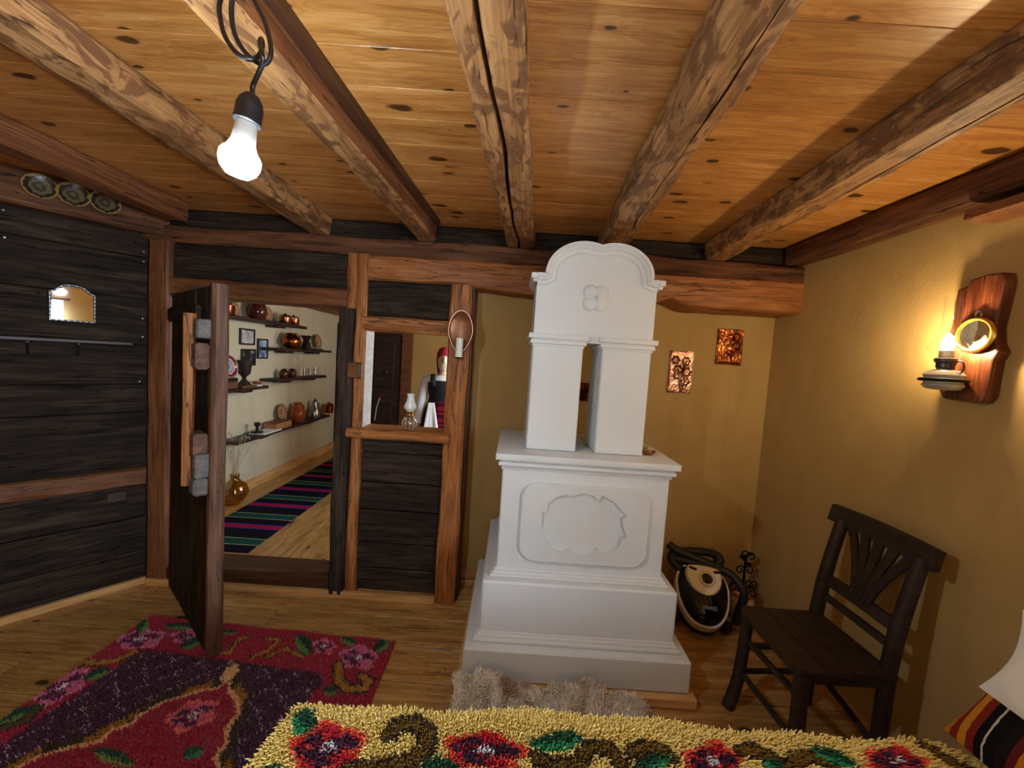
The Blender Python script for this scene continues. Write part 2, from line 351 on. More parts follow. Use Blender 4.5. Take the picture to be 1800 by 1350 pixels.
def curtain(name, label, loc, rotz, wd, ht, group):
    mb = MB(); n = 60; vs = []; fs = []
    for j in range(6):
        for i in range(n+1): vs.append((wd*i/n*(1-.04*j/5*math.sin(i*.2)), .022*math.sin(i*.9)*(1+.3*j/5), -ht*j/5))
    for j in range(5):
        for i in range(n): a = j*(n+1)+i; fs.append((a, a+1, a+n+2, a+n+1))
    o = mb.add(vs, fs).build(name, M['curtain'], None, loc, (0, 0, rotz), True); return tag(o, label, 'curtain', group)
for nm, yy in (('nearest the daybed', w1+.08), ('nearest the rear wall', w0+.34)):
    curtain('curtain', 'white sheer curtain at the right wall window, '+nm, (RX-.06, yy, 1.88), R(-90), .42, 1.06, 'sheer curtains')
tag(MB().tube([(RX-.06, w0-.15, 1.89), (RX-.06, w1+.15, 1.89)], .012).build('curtain_rod', M['moulding']), 'dark wooden rod carrying the sheer curtains', 'curtain rod')

# ------------------------------------------------------------------ left plank wall (angled)
LA = math.atan2(.783, .622); LO = (-2.154, 2.34, 0)
wl = sstruct('wall_left', 'dark weathered plank wall with mirror and shelf', MB().box(-1.62, .02, .032, .10, 0, ZC), M['dark'], LO, LA)
for a, b, mt in ((.03, .205, 'dark'), (.205, .412, 'dark'), (.412, .63, 'dark'), (.735, 1.045, 'dark'), (1.045, 1.21, 'dark'), (1.21, 1.44, 'dark'), (1.44, 1.70, 'dark'), (1.70, 1.94, 'dark'), (1.94, 2.08, 'dark')):
    hboard('plank', -1.62, 0, a+.003, b-.003, random.uniform(-.004, .004), .034, M[mt], wl)
timber('rail', 1.62, .05, .105, M['oak_red'], wl, (-1.62, .018, .683), (0, R(1.0), 0), wob=.008)
timber('log', 1.70, .14, .17, M['plate'], wl, (-1.62, -.02, 2.155), wob=.012)
for px, py in ((6, 370), (8, 418), (252, 443), (252, 460), (250, 560), (250, 592), (245, 670)):
    P = LO; d = ray(px, py); nrm = np.array([.783, -.622, 0]); tt = np.dot(np.array(P)-CAM, nrm)/np.dot(d, nrm); q = CAM+tt*d
    u = (q[0]-P[0])*.622+(q[1]-P[1])*.783
    MB().lathe([(.001, 0), (.006, 0), (.007, .003), (.004, .006), (.001, .006)], 8).build('nail_head', M['steel'], wl, (u, -.006, q[2]), (R(90), 0, 0))
def skirt(name, label, L, loc, rotz):
    o = MB().prism([(0, 0), (L, 0), (L, .038), (0, .038)], -.022, 0).build(name, M['base_pine'], None, loc, (0, 0, rotz), False, 'structure'); o['label'] = label
skirt('baseboard_left', 'pale pine strip along the foot of the dark plank wall', 1.62, (LO[0]-1.62*.622, LO[1]-1.62*.783, 0), LA)
skirt('baseboard_back', 'pale pine strip along the foot of the timber partition', 1.74, (-2.12, D-.002, 0), 0)
skirt('baseboard_right', 'pale pine strip along the foot of the ochre wall', 4.7, (RX-.001, DB, 0), R(-90))
skirt('baseboard_stove', 'white strip along the ochre wall beside the stove', .14, (-.262, DB-.002, 0), 0)

# ------------------------------------------------------------------ timber partition
wp = struct('wall_partition', 'timber framed partition of oak posts and dark boards with a doorway')
TB = .14
htimber('top_plate', -2.22, RX, 2.045, ZB, D, D+.21, M['plate'], wp, wob=.010, seg=50)
htimber('infill_board', -2.30, RX, ZB, ZC, D+.05, D+.09, M['dark'], wp, wob=.003, seg=30)
htimber('lower_beam', -.868, RX, 1.905, 2.045, D-.006, DB, M['oak'], wp, wob=.010, seg=50, hfun=lambda t: (-.038*min(1, max(0, (t-.2)/.25))+.045*math.exp(-((t-.70)/.03)**2), 0))
vtimber('post', -2.135, -2.012, 0, 2.045, D-.012, D+TB, M['oak_red'], wp)
htimber('door_lintel', -2.012, -.985, 1.73, 1.838, D-.004, D+TB, M['oak_red'], wp, wob=.009)
htimber('over_door_board', -2.012, -.985, 1.838, 2.045, D+.02, D+.06, M['dark'], wp, wob=.003)
vtimber('post', -.935, -.872, 0, 2.045, D-.006, D+TB, M['oak'], wp, wob=.008)
vtimber('post_facing', -.99, -.937, 1.73, 2.045, D-.006, D+TB, M['oak'], wp, wob=.006)
vtimber('door_jamb', -1.02, -.937, .02, 1.728, D-.03, D+.10, M['dark'], wp, wob=.012)
htimber('threshold', -2.012, -1.0, 0, .115, D-.004, D+.19, M['moulding'], wp, wob=.004)
vtimber('post', -.385, -.262, 0, 1.905, D-.018, DB, M['oak'], wp, wob=.010, seg=34)
vtimber('post_strip', -.264, -.248, 0, 1.905, DB-.06, DB, M['oak'], wp, wob=.002)
vtimber('wall_edge_board', -.264, -.256, 0, 1.905, D+.02, DB-.065, M['moulding'], wp, wob=.002)
for a, b in ((.03, .172), (.172, .332), (.332, .535), (.535, .706), (.706, .888), (.888, .985)):
    hboard('plank', -.875, -.378, a+.003, b-.004, D+.018+random.uniform(0, .006), D+.055, M['dark'], wp, .006)
MB().box(-.875, -.378, D+.056, D+.09, .03, .98).build('backing_board', M['oak'], wp)
htimber('window_sill', -.945, -.345, .98, 1.038, D-.045, D+.16, M['oak'], wp, wob=.005)
htimber('window_lintel', -.888, -.382, 1.61, 1.695, D-.012, D+TB, M['oak'], wp, wob=.008)
htimber('over_window_board', -.872, -.372, 1.695, 1.905, D+.014, D+.055, M['dark'], wp, wob=.003)
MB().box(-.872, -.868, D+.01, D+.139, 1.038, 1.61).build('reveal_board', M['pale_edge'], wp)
hb = MB().box(-.956, -.874, -.035, 0, 0, .09, .006).build('latch_block', M['oak_red'], wp, (0, D-.004, 1.33))
MB().box(-.895, -.868, -.042, -.03, .005, .085, .003).build('latch_plate', M['steel'], hb)

# ------------------------------------------------------------------ joists
def joist(label, x_far, x_near, w, mat, y_far=D+.02, y_near=-2.1, **k):
    # along Y: from near wall towards the partition; drifts sideways
    dx = x_near-x_far; L = math.hypot(y_far-y_near, dx); ang = math.atan2(y_far-y_near, x_far-x_near)
    h = ZC-ZB
    o = timber('ceiling_joist', L, w, h, mat, None, (x_near, y_near, (ZC+ZB)/2), (0, 0, ang), seg=70, **k)
    return tag(o, label, 'beam', 'ceiling joists')
def drift(x, s=.062): return x - s*(D+2.1)
joist('reddish joist above the three small wall plates', -1.93, -1.93+.01, .13, M['joist_dark'], y_far=2.27, wob=.005)
joist('rough adze-marked joist passing behind the hanging bulb', -1.165, -1.165-.03, .125, M['joist'], wob=.010)
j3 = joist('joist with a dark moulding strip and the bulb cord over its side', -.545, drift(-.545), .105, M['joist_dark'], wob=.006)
joist('pale hewn joist split lengthwise by a wide crack', -.003, drift(-.003), .152, M['joist'], wob=.009, cracks=((.012, .06, .010, .30, 1.2),))
joist('rounded log joist ending above the stove with a wavy split', .51, drift(.51), .135, M['joist'], wob=.014, bulge=.10, cracks=((-.02, .05, .007, .2, .93),))
joist('hewn joist with a lit lower edge near the sconce wall', 1.13, drift(1.13), .125, M['joist'], wob=.009, cracks=((-.03, .03, .004, .2, .9),))
joist('dark wall joist running above the ochre wall', 1.585, 1.575, .115, M['plate'], wob=.006)
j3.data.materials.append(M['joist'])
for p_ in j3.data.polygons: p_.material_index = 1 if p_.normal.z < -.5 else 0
L3 = 4.4
o = MB().prism([(0, -.03), (L3, -.03), (L3, 0), (0, 0)], -.032, 0).build('moulding_strip', M['moulding'], None, (0, 0, 0)); o.parent = j3; o.location = (0, -.052, .052)
# ------------------------------------------------------------------ the next room, seen through doorway and hatch
FZ = .11; SX = -2.42; YF2 = 5.5
f2 = sstruct('floor', 'oak plank floor of the next room', MB().box(SX-.1, .5, D+.19, YF2+.1, FZ-.06, FZ-.018), M['floor'])
for k in range(13):
    MB().box(0, YF2-D-.2, -.108, .108, -.018, 0, .002).build('plank', M['floor'], f2, (SX+.11+k*.221, D+.19, FZ), (0, 0, R(90)))
sstruct('wall_passage', 'cream plaster wall carrying shelves in the next room', MB().box(SX-.1, SX, D+.14, YF2+.1, 0, 2.4), M['cream'])
sstruct('wall_far', 'ochre plaster far wall of the next room', MB().box(SX-.1, .5, YF2, YF2+.1, 0, 2.4), M['ochre'])
sstruct('wall_end', 'ochre plaster side wall of the next room with its window', MB().box(.40, .5, D+.3, 3.05, 0, 2.4).box(.40, .5, 3.95, YF2, 0, 2.4).box(.40, .5, 3.05, 3.95, 0, 1.0).box(.40, .5, 3.05, 3.95, 1.9, 2.4), M['ochre'])
window(2, 'window in the side wall of the next room', (.40, 3.95, 1.0), R(-90), .9, .9)
sstruct('ceiling', 'dark ceiling of the next room', MB().box(SX-.1, .5, D+.2, YF2+.1, 2.3, 2.36), M['moulding'])
o = timber('trim_1', YF2-D-.2, .10, .18, M['joist_dark'], None, (SX+.05, D+.2, 2.02), (0, 0, R(90)), wob=.012); o['kind'] = 'structure'; o['label'] = 'rough timber along the top of the cream wall'
o = MB().prism([(0, 0), (YF2-D-.2, 0), (YF2-D-.2, .09), (0, .09)], -.02, 0).build('baseboard_passage', M['base_pine'], None, (SX+.001, D+.2, FZ), (0, 0, R(90)), False, 'structure'); o['label'] = 'pine skirting board under the shelves of the next room'
d2 = struct('door_2', 'dark panelled door at the far end of the next room', (0, YF2, FZ))
MB().box(-2.42, -2.33, -.06, 0, 0, 1.72, .005).build('door_frame', M['moulding'], d2); MB().box(-1.53, -1.39, -.06, 0, 0, 1.72, .005).build('door_frame', M['oak_red'], d2)
MB().box(-2.33, -1.53, -.06, 0, 1.61, 1.72, .005).build('door_frame', M['moulding'], d2); lf = MB().box(-2.33, -1.53, -.03, -.005, .01, 1.61).build('door_leaf', M['shelf'], d2)
for a, b, c, d in ((-2.23, -1.98, .15, .75), (-1.9, -1.63, .15, .75), (-2.23, -1.98, .88, 1.5), (-1.9, -1.63, .88, 1.5)): MB().box(a, b, -.045, -.03, c, d, .01).build('panel', M['shelf'], lf)
MB().sphere((0, 0, 0), .024).build('door_knob', M['steel'], lf, (-1.72, -.07, 1.10))
MB().tube([(-1.86, -.05, .42), (-1.84, -.055, .6), (-1.80, -.05, .74)], .006).build('pull_cord', M['paper'], lf)
# striped runner
STR = [(0, s2l(160, 22, 58)), (.14, s2l(34, 50, 140)), (.17, s2l(14, 16, 30)), (.40, s2l(180, 180, 110)), (.415, s2l(26, 70, 66)), (.62, s2l(180, 180, 110)), (.635, s2l(14, 16, 30)), (.97, s2l(34, 50, 140))]
rg = thing('runner_rug', 'striped black, crimson and teal woven runner on the next room floor', 'rug', (-1.95, D+.21, FZ))
MB().box(-.225, .29, 0, 2.8, 0, .008, .002).build('runner', stripes('kilim_stripes', .42, STR, 1, off=.19), rg)

# ------------------------------------------------------------------ plank door (open)
dx, dy = .664, -.545; DL = math.hypot(dx, dy); dr = struct('door_1', 'open weathered plank door with a wooden lock, seen edge on', (-1.99, 2.30, 0), math.atan2(dy, dx))
for k in range(3): vtimber('plank', .012+k*.262, .268+k*.262, .02, 1.74, .008, .055, M['dark'], dr, wob=.004)
vtimber('edge_stile', .80, DL, .02, 1.745, 0, .062, M['door_edge'], dr, wob=.004)
for z in (1.62,): htimber('batten', .05, .64, z-.04, z+.04, -.016, .006, M['dark'], dr, wob=.003)
bar = vtimber('lock_bar', .695, .735, .82, 1.61, -.075, -.030, M['oak'], dr, wob=.005)
for z0, z1 in ((1.36, 1.48), (.95, 1.07)): htimber('lock_block', .70, .80, z0, z1, -.050, .006, M['door_edge'], dr, wob=.003)
for z0, z1, xx in ((1.50, 1.585, .765), (.87, .98, .77)): MB().box(xx, xx+.06, -.050, .006, z0, z1, .006).build('bolt_end', M['grey_wood'], dr)
MB().box(.75, .835, -.055, .006, .79, .868, .012).build('bolt_keeper', M['grey_wood'], dr)
MB().tube([(.76+.018*math.cos(a), -.008, 1.16+.022*math.sin(a)) for a in np.linspace(0, 2*PI, 14)], .004, 6).build('pull_ring', M['iron'], dr)
for z in (.3, 1.45): MB().tube([(-.005, .03, z-.05), (-.005, .03, z+.05)], .012, 10).build('hinge', M['iron'], dr)

# ------------------------------------------------------------------ tile stove
st = thing('masonry_stove', 'white lime-washed masonry stove with twin columns and scalloped crown', 'stove', (.372, 1.70, 0))
cx = .372; W_ = M['white']
MB().box(-.165-cx, .915-cx, -.028, .83, 0, .05, .006).build('plinth_board', M['base_pine'], st)
MB().box(-.14-cx, .888-cx, 0, .80, .05, .20, .008).build('base', W_, st)
def mould(x0, x1, y0, y1, z0, prof, name):          # stepped moulding: prof (out, dz) pairs
    mb = MB(); z = z0; rr = []
    for o_, dz in prof: rr.append((o_, z)); z += dz; rr.append((o_, z))
    vs = []; fs = []; n = 4
    for o_, z in rr: vs += [(x0-o_, y0-o_, z), (x1+o_, y0-o_, z), (x1+o_, y1, z), (x0-o_, y1, z)]
    for i in range(len(rr)-1):
        for k in range(4): l = (k+1) % 4; fs.append((i*4+k, i*4+l, i*4+4+l, i*4+4+k))
    fs += [(3, 2, 1, 0), tuple((len(rr)-1)*4+k for k in range(4))]; mb.add(vs, fs)
    o = mb.build(name, W_, st); m_ = o.modifiers.new('b', 'BEVEL'); m_.width = .005; m_.segments = 3; m_.limit_method = 'ANGLE'; m_.angle_limit = R(30); o.data.polygons.foreach_set('use_smooth', [True]*len(o.data.polygons)); return o
a0, a1 = -.078-cx, .828-cx
MB().box(a0, a1, .07, .79, .20, .475, .008).build('lower_tier', W_, st); mould(a0, a1, .07, .78, .20, [(.028, .014), (.016, .014), (.006, .012)], 'tier_moulding')
b0, b1 = -.018-cx, .770-cx
MB().box(b0, b1, .14, .78, .475, 1.01, .006).build('firebox', W_, st); mould(b0, b1, .14, .77, .475, [(.030, .012), (.018, .012), (.007, .012)], 'tier_moulding')
mould(b0, b1, .14, .74, .985, [(.006, .018), (.020, .018), (.014, .012), (.034, .03)], 'mantel')
def rrect(x0, x1, z0, z1, r, n=8):
    P = []
    for ux, uz, a in ((x1-r, z0+r, -90), (x1-r, z1-r, 0), (x0+r, z1-r, 90), (x0+r, z0+r, 180)):
        for i in range(n+1): q = R(a+90*i/n); P.append((ux+r*math.cos(q), uz+r*math.sin(q)))
    return P
# raised panel with a sunk cartouche: ring face + cartouche floor
pnl = rrect(.078-cx, .688-cx, .555, .93, .075, 8); NP = len(pnl); ccx, ccz = .385-cx, .750
def cart(t):
    a = t; rx, rz = .19, .125; x = rx*math.copysign(abs(math.cos(a))**.8, math.cos(a)); z = rz*math.copysign(abs(math.sin(a))**.8, math.sin(a)); k = 1+.10*abs(math.cos(2*a))**.5+.05*abs(math.cos(4*a))
    if abs(math.cos(a)) < .38: k += .06
    return (ccx+x*k, ccz+z*k)
CP = ((555,240),(530,236),(525,330),(545,360),(560,410),(600,445),(650,462),(668,440),(700,462),(760,474),(808,457),(828,436),(842,466),(900,460),(945,425),(955,382),(988,376),(966,330),(960,276),(988,266),(955,235),(920,190),(852,150),(838,184),(800,150),(745,136),(692,157),(672,168),(664,145),(610,155),(560,190))
cpoly = []
for px_, py_ in CP: q_ = ony(780+px_/3.07, 820+py_/3.07, 1.835); cpoly.append((q_[0]-cx, q_[2]))
ccx = sum(p[0] for p in cpoly)/len(cpoly); ccz = sum(p[1] for p in cpoly)/len(cpoly)
def radial(poly, N):                                          # outline sampled by angle about the cartouche centre
    out = []
    for i in range(N):
        a = 2*PI*i/N+.003; dxx, dzz = math.cos(a), math.sin(a); best = 0
        for j in range(len(poly)):
            p, q = poly[j], poly[(j+1) % len(poly)]; ex, ez = q[0]-p[0], q[1]-p[1]; det = dxx*(-ez)+dzz*ex
            if abs(det) < 1e-9: continue
            wx, wz = p[0]-ccx, p[1]-ccz; s_ = (wx*(-ez)+wz*ex)/det; u_ = (dxx*wz-dzz*wx)/det
            if s_ > 0 and -1e-6 <= u_ <= 1+1e-6: best = max(best, s_)
        out.append((ccx+dxx*best, ccz+dzz*best))
    return out
N = 180; outer = radial(pnl, N); inner = radial(cpoly, N)
mb = MB(); vs = []; YP = .14
for L_, yv in ((outer, YP), (outer, YP-.014), ([(ccx+(x-ccx)*.975, ccz+(z-ccz)*.975) for x, z in outer], YP-.022), (inner, YP-.022), (inner, YP-.001), ([(ccx+(x-ccx)*.94, ccz+(z-ccz)*.94) for x, z in inner], YP-.004)): vs += [(x, yv, z) for x, z in L_]
fs = []
for k in range(5):
    for i in range(N): j = (i+1) % N; fs.append((k*N+i, k*N+j, (k+1)*N+j, (k+1)*N+i))
fs.append(tuple(5*N+i for i in range(N))); mb.add(vs, fs).build('relief_panel', W_, st)
# columns
YC = .23; c0, c1, c2, c3 = .088-cx, .332-cx, .425-cx, .662-cx
for a, b in ((c0, c1), (c2, c3)):
    MB().box(a, b, YC, YC+.27, 1.065, 1.60, .006).build('column', W_, st)
    o = mould(a, b, YC, YC+.285, 1.572, [(.004, .012), (.013, .016), (.008, .008), (.022, .024)], 'capital')
# crown with scalloped top
def crown(off=0.0):
    P = [(c0-off, 1.60), (c3+off, 1.60), (c3+off, 1.905+off*.0), (.630-cx+off, 1.912)]
    P = [(c0-off, 1.60), (c3+off, 1.60), (c3+off, 1.90)]
    for c_, a0_, a1_ in ((.452-cx, -6, 114), (.308-cx, 66, 186)):
        for i in range(15): q = R(a0_+(a1_-a0_)*i/14); P.append((c_+(.170+off)*math.cos(q), 1.918+(.140+off)*math.sin(q)))
    P.append((c0-off, 1.90)); return P
MB().prism(crown(), YC, YC+.27).build('crown', W_, st)
top = crown()[2:]; 
def cyma(path, prof, name):                                  # sweep a stepped profile along the crown edge (out from face, below edge)
    n = len(path); vs = []; fs = []; m = len(prof)
    for i in range(n):
        p = path[i]; a = path[max(i-1, 0)]; b = path[min(i+1, n-1)]; tx, tz = b[0]-a[0], b[1]-a[1]; l = math.hypot(tx, tz) or 1; nx, nz = tz/l, -tx/l
        for (yo, ins) in prof: vs.append((p[0]+nx*ins, YC-yo, p[1]+nz*ins))
    for i in range(n-1):
        for k in range(m): l = (k+1) % m; fs.append((i*m+k, i*m+l, (i+1)*m+l, (i+1)*m+k))
    fs += [tuple(range(m)), tuple((n-1)*m+k for k in range(m-1, -1, -1))]
    o = MB().add(vs, fs).build(name, W_, st); return o
path = [(c3+.0, 1.90), (.640-cx, 1.90)]+top[1:-1]+[(.128-cx, 1.90), (c0, 1.90)]
# outward = away from the centre; prof offset along the right-hand normal
cyma(path, [(-.27, .014), (.030, .014), (.030, .001), (.022, -.005), (.022, -.014), (.012, -.020), (.010, -.034), (.004, -.040), (-.02, -.040)], 'crown_moulding')
for s_ in (0, 1):
    xs = (c0-.03, c0+.0) if s_ == 0 else (c3, c3+.03)
    mb = MB(); mb.box(xs[0] if s_ else xs[0]-.0, xs[1], YC-.03, YC+.27, 1.888, 1.914, .003); mb.box(xs[0]+(.010 if s_ == 0 else 0), xs[1]-(0 if s_ == 0 else .010), YC-.022, YC+.27, 1.873, 1.888, .002); mb.build('crown_return', W_, st)
fw = MB()
for k in range(4):
    q = R(45+90*k); fw.sphere((.372-cx+.036*math.cos(q), YC, 1.815+.036*math.sin(q)), .038, 14, 8, (1, .42, 1))
fo = fw.build('flower_relief', W_, st, smooth=True); MB().tube([(.372-cx+.012*math.cos(q), YC-.016, 1.815+.012*math.sin(q)) for q in np.linspace(0, 2*PI, 15)[:-1]], .004, 6, closed=True).build('flower_centre', W_, fo, smooth=True)
# dish on the mantel
ds = thing('clay_dish', 'small clay dish holding dried flowers on the stove mantel', 'dish', (.712, 1.99, 1.066))
MB().lathe([(.001, 0), (.022, 0), (.036, .016), (.034, .018), (.02, .004), (.001, .004)], 18).build('saucer', M['clay'], ds, smooth=True)
mb = MB()
for k in range(22):
    a = random.uniform(0, 6.3); r_ = random.uniform(0, .026); mb.sphere((r_*math.cos(a), r_*math.sin(a), .018+random.uniform(0, .014)), .007, 6, 4)
mb.build('dried_flowers', plain('dried', s2l(176, 160, 110), .8, nz=.5, nscale=80), ds)
# copper reliefs on the ochre wall
def relief(label, loc, wd, ht, blobs, mat, stem):
    t = thing('copper_relief', label, 'wall art', loc, 0, None); nx, nz = 46, int(46*ht/wd); vs = []; fs = []
    for j in range(nz+1):
        for i in range(nx+1):
            x = wd*(i/nx-.5); z = ht*(j/nz-.5); e = min(i, nx-i)/nx*wd; f_ = min(j, nz-j)/nz*ht; y_ = -.016 if min(e, f_) > .004 else -.010
            for bx, bz, br in blobs:
                dx_, dz_ = x-bx*wd/2, z-bz*ht/2; r_ = math.hypot(dx_, dz_); th = math.atan2(dz_, dx_)
                if r_ < br*1.4: y_ -= .010*max(0, 1-(r_/(br*(1+.18*math.cos(6*th))))**2)*(1-.55*math.exp(-(r_/(br*.28))**2)) + .003*math.cos(r_/br*9)*max(0, 1-r_/br)
            for (ax, az, bx, bz) in stem:
                ax, az, bx, bz = ax*wd/2, az*ht/2, bx*wd/2, bz*ht/2; vx, vz = bx-ax, bz-az; k_ = max(0, min(1, ((x-ax)*vx+(z-az)*vz)/(vx*vx+vz*vz+1e-9))); dd = math.hypot(x-ax-vx*k_, z-az-vz*k_)
                y_ -= .006*math.exp(-(dd/.004)**2)
            y_ -= .0016*noise.noise((x*90, z*90, wd*50)); vs.append((x, y_, z))
    for j in range(nz):
        for i in range(nx): a = j*(nx+1)+i; fs.append((a, a+1, a+nx+2, a+nx+1))
    MB().add(vs, fs).build('embossed_sheet', mat, t, smooth=True); MB().box(-wd/2, wd/2, -.010, 0, -ht/2, ht/2, .001).build('backing', M['shelf'], t)
    return t
def patina(name, a, b, c):
    t = NT(name); v = t.coords(); n = t.noise(v, 12, 5, .6); return t.bsdf(t.ramp(n, [(.35, a), (.5, b), (.66, c)]), .3, .95, t.noise(v, 160, 3), .3, .002)
relief('tall pale copper relief of daisies beside the stove', (1.066, DB, 1.488), .148, .268, ((-.55, .55, .026), (.35, .52, .027), (-.3, .1, .030), (.4, .02, .032), (.35, -.42, .032), (-.35, -.2, .02)), patina('pale_copper', s2l(96, 66, 60), s2l(176, 128, 108), s2l(226, 196, 176)), ((.1, -.9, -.3, .1), (.1, -.9, .35, -.4), (0, -.4, .35, .5)))
relief('wide reddish copper relief of a bouquet on the ochre wall', (1.362, DB, 1.666), .162, .228, ((-.1, .5, .022), (.35, .55, .026), (.1, .25, .024), (-.3, .2, .024), (.4, .1, .026), (-.1, -.05, .022), (.2, -.2, .018)), patina('red_copper', s2l(70, 34, 22), s2l(150, 80, 42), s2l(216, 136, 80)), ((.1, -.9, .1, -.2), (-.3, -.3, .1, -.5), (.3, -.3, .1, -.6), (-.8, -.9, .8, -.9)))
relief('small dark copper relief glimpsed between the stove columns', (.47, DB, 1.32), .10, .115, ((-.2, .3, .018), (.3, .2, .018), (0, -.3, .018)), patina('dark_relief', s2l(50, 26, 18), s2l(100, 54, 34), s2l(150, 90, 56)), ())

# ------------------------------------------------------------------ chair by the right wall (faces -X)
ch = thing('wooden_chair', 'dark stained rustic chair with slatted seat and fan splat by the ochre wall', 'chair', (1.29, 1.575, 0)); ox, oy = 1.29, 1.575
def cp(x, y, z): return (x-ox, y-oy, z)
C_ = M['chair']
def leg(pts, rs, name='leg'): return MB().tube([cp(*p) for p in pts], rs, 10).build(name, C_, ch, smooth=True)
yf, yn = 1.735, 1.415
leg([(1.065, yf-.03, 0), (1.085, yf-.025, .05), (1.112, yf-.012, .13), (1.128, yf, .25), (1.135, yf, .42)], [.026, .026, .025, .024, .025])
leg([(1.155, yn+.01, 0), (1.158, yn+.008, .15), (1.150, yn, .30), (1.148, yn, .42)], [.027, .027, .026, .027])
def bpost(y, nm): return leg([(1.462, y, 0), (1.462, y, .22), (1.464, y, .44), (1.478, y, .58), (1.502, y, .72), (1.535, y, .875)], [.025, .026, .027, .027, .026, .026], nm)
bpost(yf+.03, 'leg'); bpost(yn, 'leg')
for k in range(4):                                             # seat slats run along Y
    x0 = 1.10+(.0, .125, .218, .303)[k]; x1 = x0+(.119, .087, .079, .072)[k]
    P = [(x0, yn-.03), (x1, yn-.03), (x1, yf+.03), (x0, yf+.03)] if k else rrect(x0, x1+.05, yn-.035, yf+.035, .05, 5)
    if not k: P = [(min(px_, x1), pz_) for px_, pz_ in P]
    n = len(P); vs = [cp(x, y, .422) for x, y in P]+[cp(x, y, .44) for x, y in P]
    MB().add(vs, [tuple(range(n-1, -1, -1)), tuple(range(n, 2*n))]+[(i, (i+1) % n, n+(i+1) % n, n+i) for i in range(n)]).build('seat_slat', C_, ch)
for y_ in (yn, yf): MB().box(*[v for v in (1.13-ox, 1.46-ox, y_-.014-oy, y_+.014-oy)], .375, .422, .004).build('seat_rail', C_, ch)
MB().box(1.135-ox, 1.16-ox, yn-oy, yf-oy, .38, .422, .004).build('seat_rail', C_, ch)
def rod(a, b, r, nm='stretcher'): MB().tube([cp(*a), cp(*b)], r, 8).build(nm, C_, ch, smooth=True)
rod((1.128, yf, .27), (1.462, yf+.03, .27), .013); rod((1.112, yf, .15), (1.462, yf+.03, .15), .012)
rod((1.155, yn, .15), (1.462, yn, .15), .013)
rod((1.130, yf, .31), (1.152, yn, .31), .013); rod((1.118, yf, .16), (1.156, yn, .13), .012); rod((1.462, yf+.03, .20), (1.462, yn, .13), .013)
# backrest: curved top rail, lower rails and a fan of five slats
def rail(z, x, th, hh, ya, yb, bow, nm, lean=.24, flare=0):
    n = 12; vs = []; fs = []
    for i in range(n+1):
        t = i/n; y_ = ya+(yb-ya)*t; b = bow*(1-(2*t-1)**2)
        e = flare*abs(2*t-1)**2
        for dx_, dz_ in ((-th, -hh), (th, -hh), (th+lean*hh*2, hh+e), (-th+lean*hh*2, hh+e)): vs.append(cp(x+b+dx_, y_, z+dz_))
    for i in range(n):
        for k in range(4): l = (k+1) % 4; fs.append((i*4+k, (i+1)*4+k, (i+1)*4+l, i*4+l))
    fs += [(0, 1, 2, 3), tuple(n*4+k for k in (3, 2, 1, 0))]; return MB().add(vs, fs).build(nm, C_, ch)
rail(.888, 1.528, .013, .036, yn-.055, yf+.095, .022, 'top_rail')
rail(.600, 1.482, .010, .022, yn, yf+.03, .006, 'back_rail'); rail(.525, 1.474, .009, .012, yn, yf+.03, .004, 'back_rail')
ym = (yn+yf+.03)/2
for k in range(5):
    t = (k-2); n = 8; vs = []; fs = []
    for i in range(n+1):
        u = i/n; sp_ = .018*t+(.052*t)*u**1.6; wd = .011+.010*u; zz = .60+.265*u; xx = 1.486+.048*u+.012*math.sin(PI*u*.5)
        for a, b in ((-1, -1), (1, -1), (1, 1), (-1, 1)): vs.append(cp(xx+b*.006, ym-sp_*1.0+a*wd, zz))
    for i in range(n):
        for q in range(4): l = (q+1) % 4; fs.append((i*4+q, i*4+l, i*4+4+l, i*4+4+q))
    fs += [(3, 2, 1, 0), tuple(n*4+q for q in range(4))]; MB().add(vs, fs).build('splat_slat', C_, ch, smooth=False)

# ------------------------------------------------------------------ vacuum cleaner
vc = thing('vacuum_cleaner', 'black and ivory canister vacuum cleaner with coiled hose between stove and chair', 'vacuum cleaner', (1.19, 2.24, 0), R(-14))
TL = Matrix.Translation((0, .035, .170)) @ Matrix.Rotation(R(-50), 4, 'X')
def egg(sx, sz, sy, y0, n=28, m=12, front=1.0, taper=.16):     # half dome facing -y in the body frame
    vs = []; fs = []
    for i in range(m+1):
        q = PI/2*i/m
        for k in range(n):
            a = 2*PI*k/n; ca, sa = math.cos(a), math.sin(a); ca = math.copysign(abs(ca)**.85, ca); sa = math.copysign(abs(sa)**.85, sa)
            r_ = math.cos(q) if i < m else 1e-3; z = sa*sz*r_; x = ca*sx*r_*(1+taper*sa) ; vs.append((x, y0-math.sin(q)*sy, z))
    for i in range(m):
        for k in range(n): l = (k+1) % n; fs.append((i*n+k, i*n+l, (i+1)*n+l, (i+1)*n+k))
    fs += [tuple(range(n-1, -1, -1)), tuple(m*n+k for k in range(n))]; return MB().add(vs, fs)
def slab_(sx, sz, y0, y1, taper=.16, n=28):
    vs = []
    for yv, s_ in ((y0, .98), (y0-.006, 1), (y1+.006, 1), (y1, .98)):
        for k in range(n):
            a = 2*PI*k/n; ca, sa = math.cos(a), math.sin(a); ca = math.copysign(abs(ca)**.85, ca); sa = math.copysign(abs(sa)**.85, sa); vs.append((ca*sx*s_*(1+taper*sa), yv, sa*sz*s_))
    fs = [tuple(range(n-1, -1, -1)), tuple(3*n+k for k in range(n))]
    for i in range(3):
        for k in range(n): l = (k+1) % n; fs.append((i*n+k, i*n+l, (i+1)*n+l, (i+1)*n+k))
    return MB().add(vs, fs)
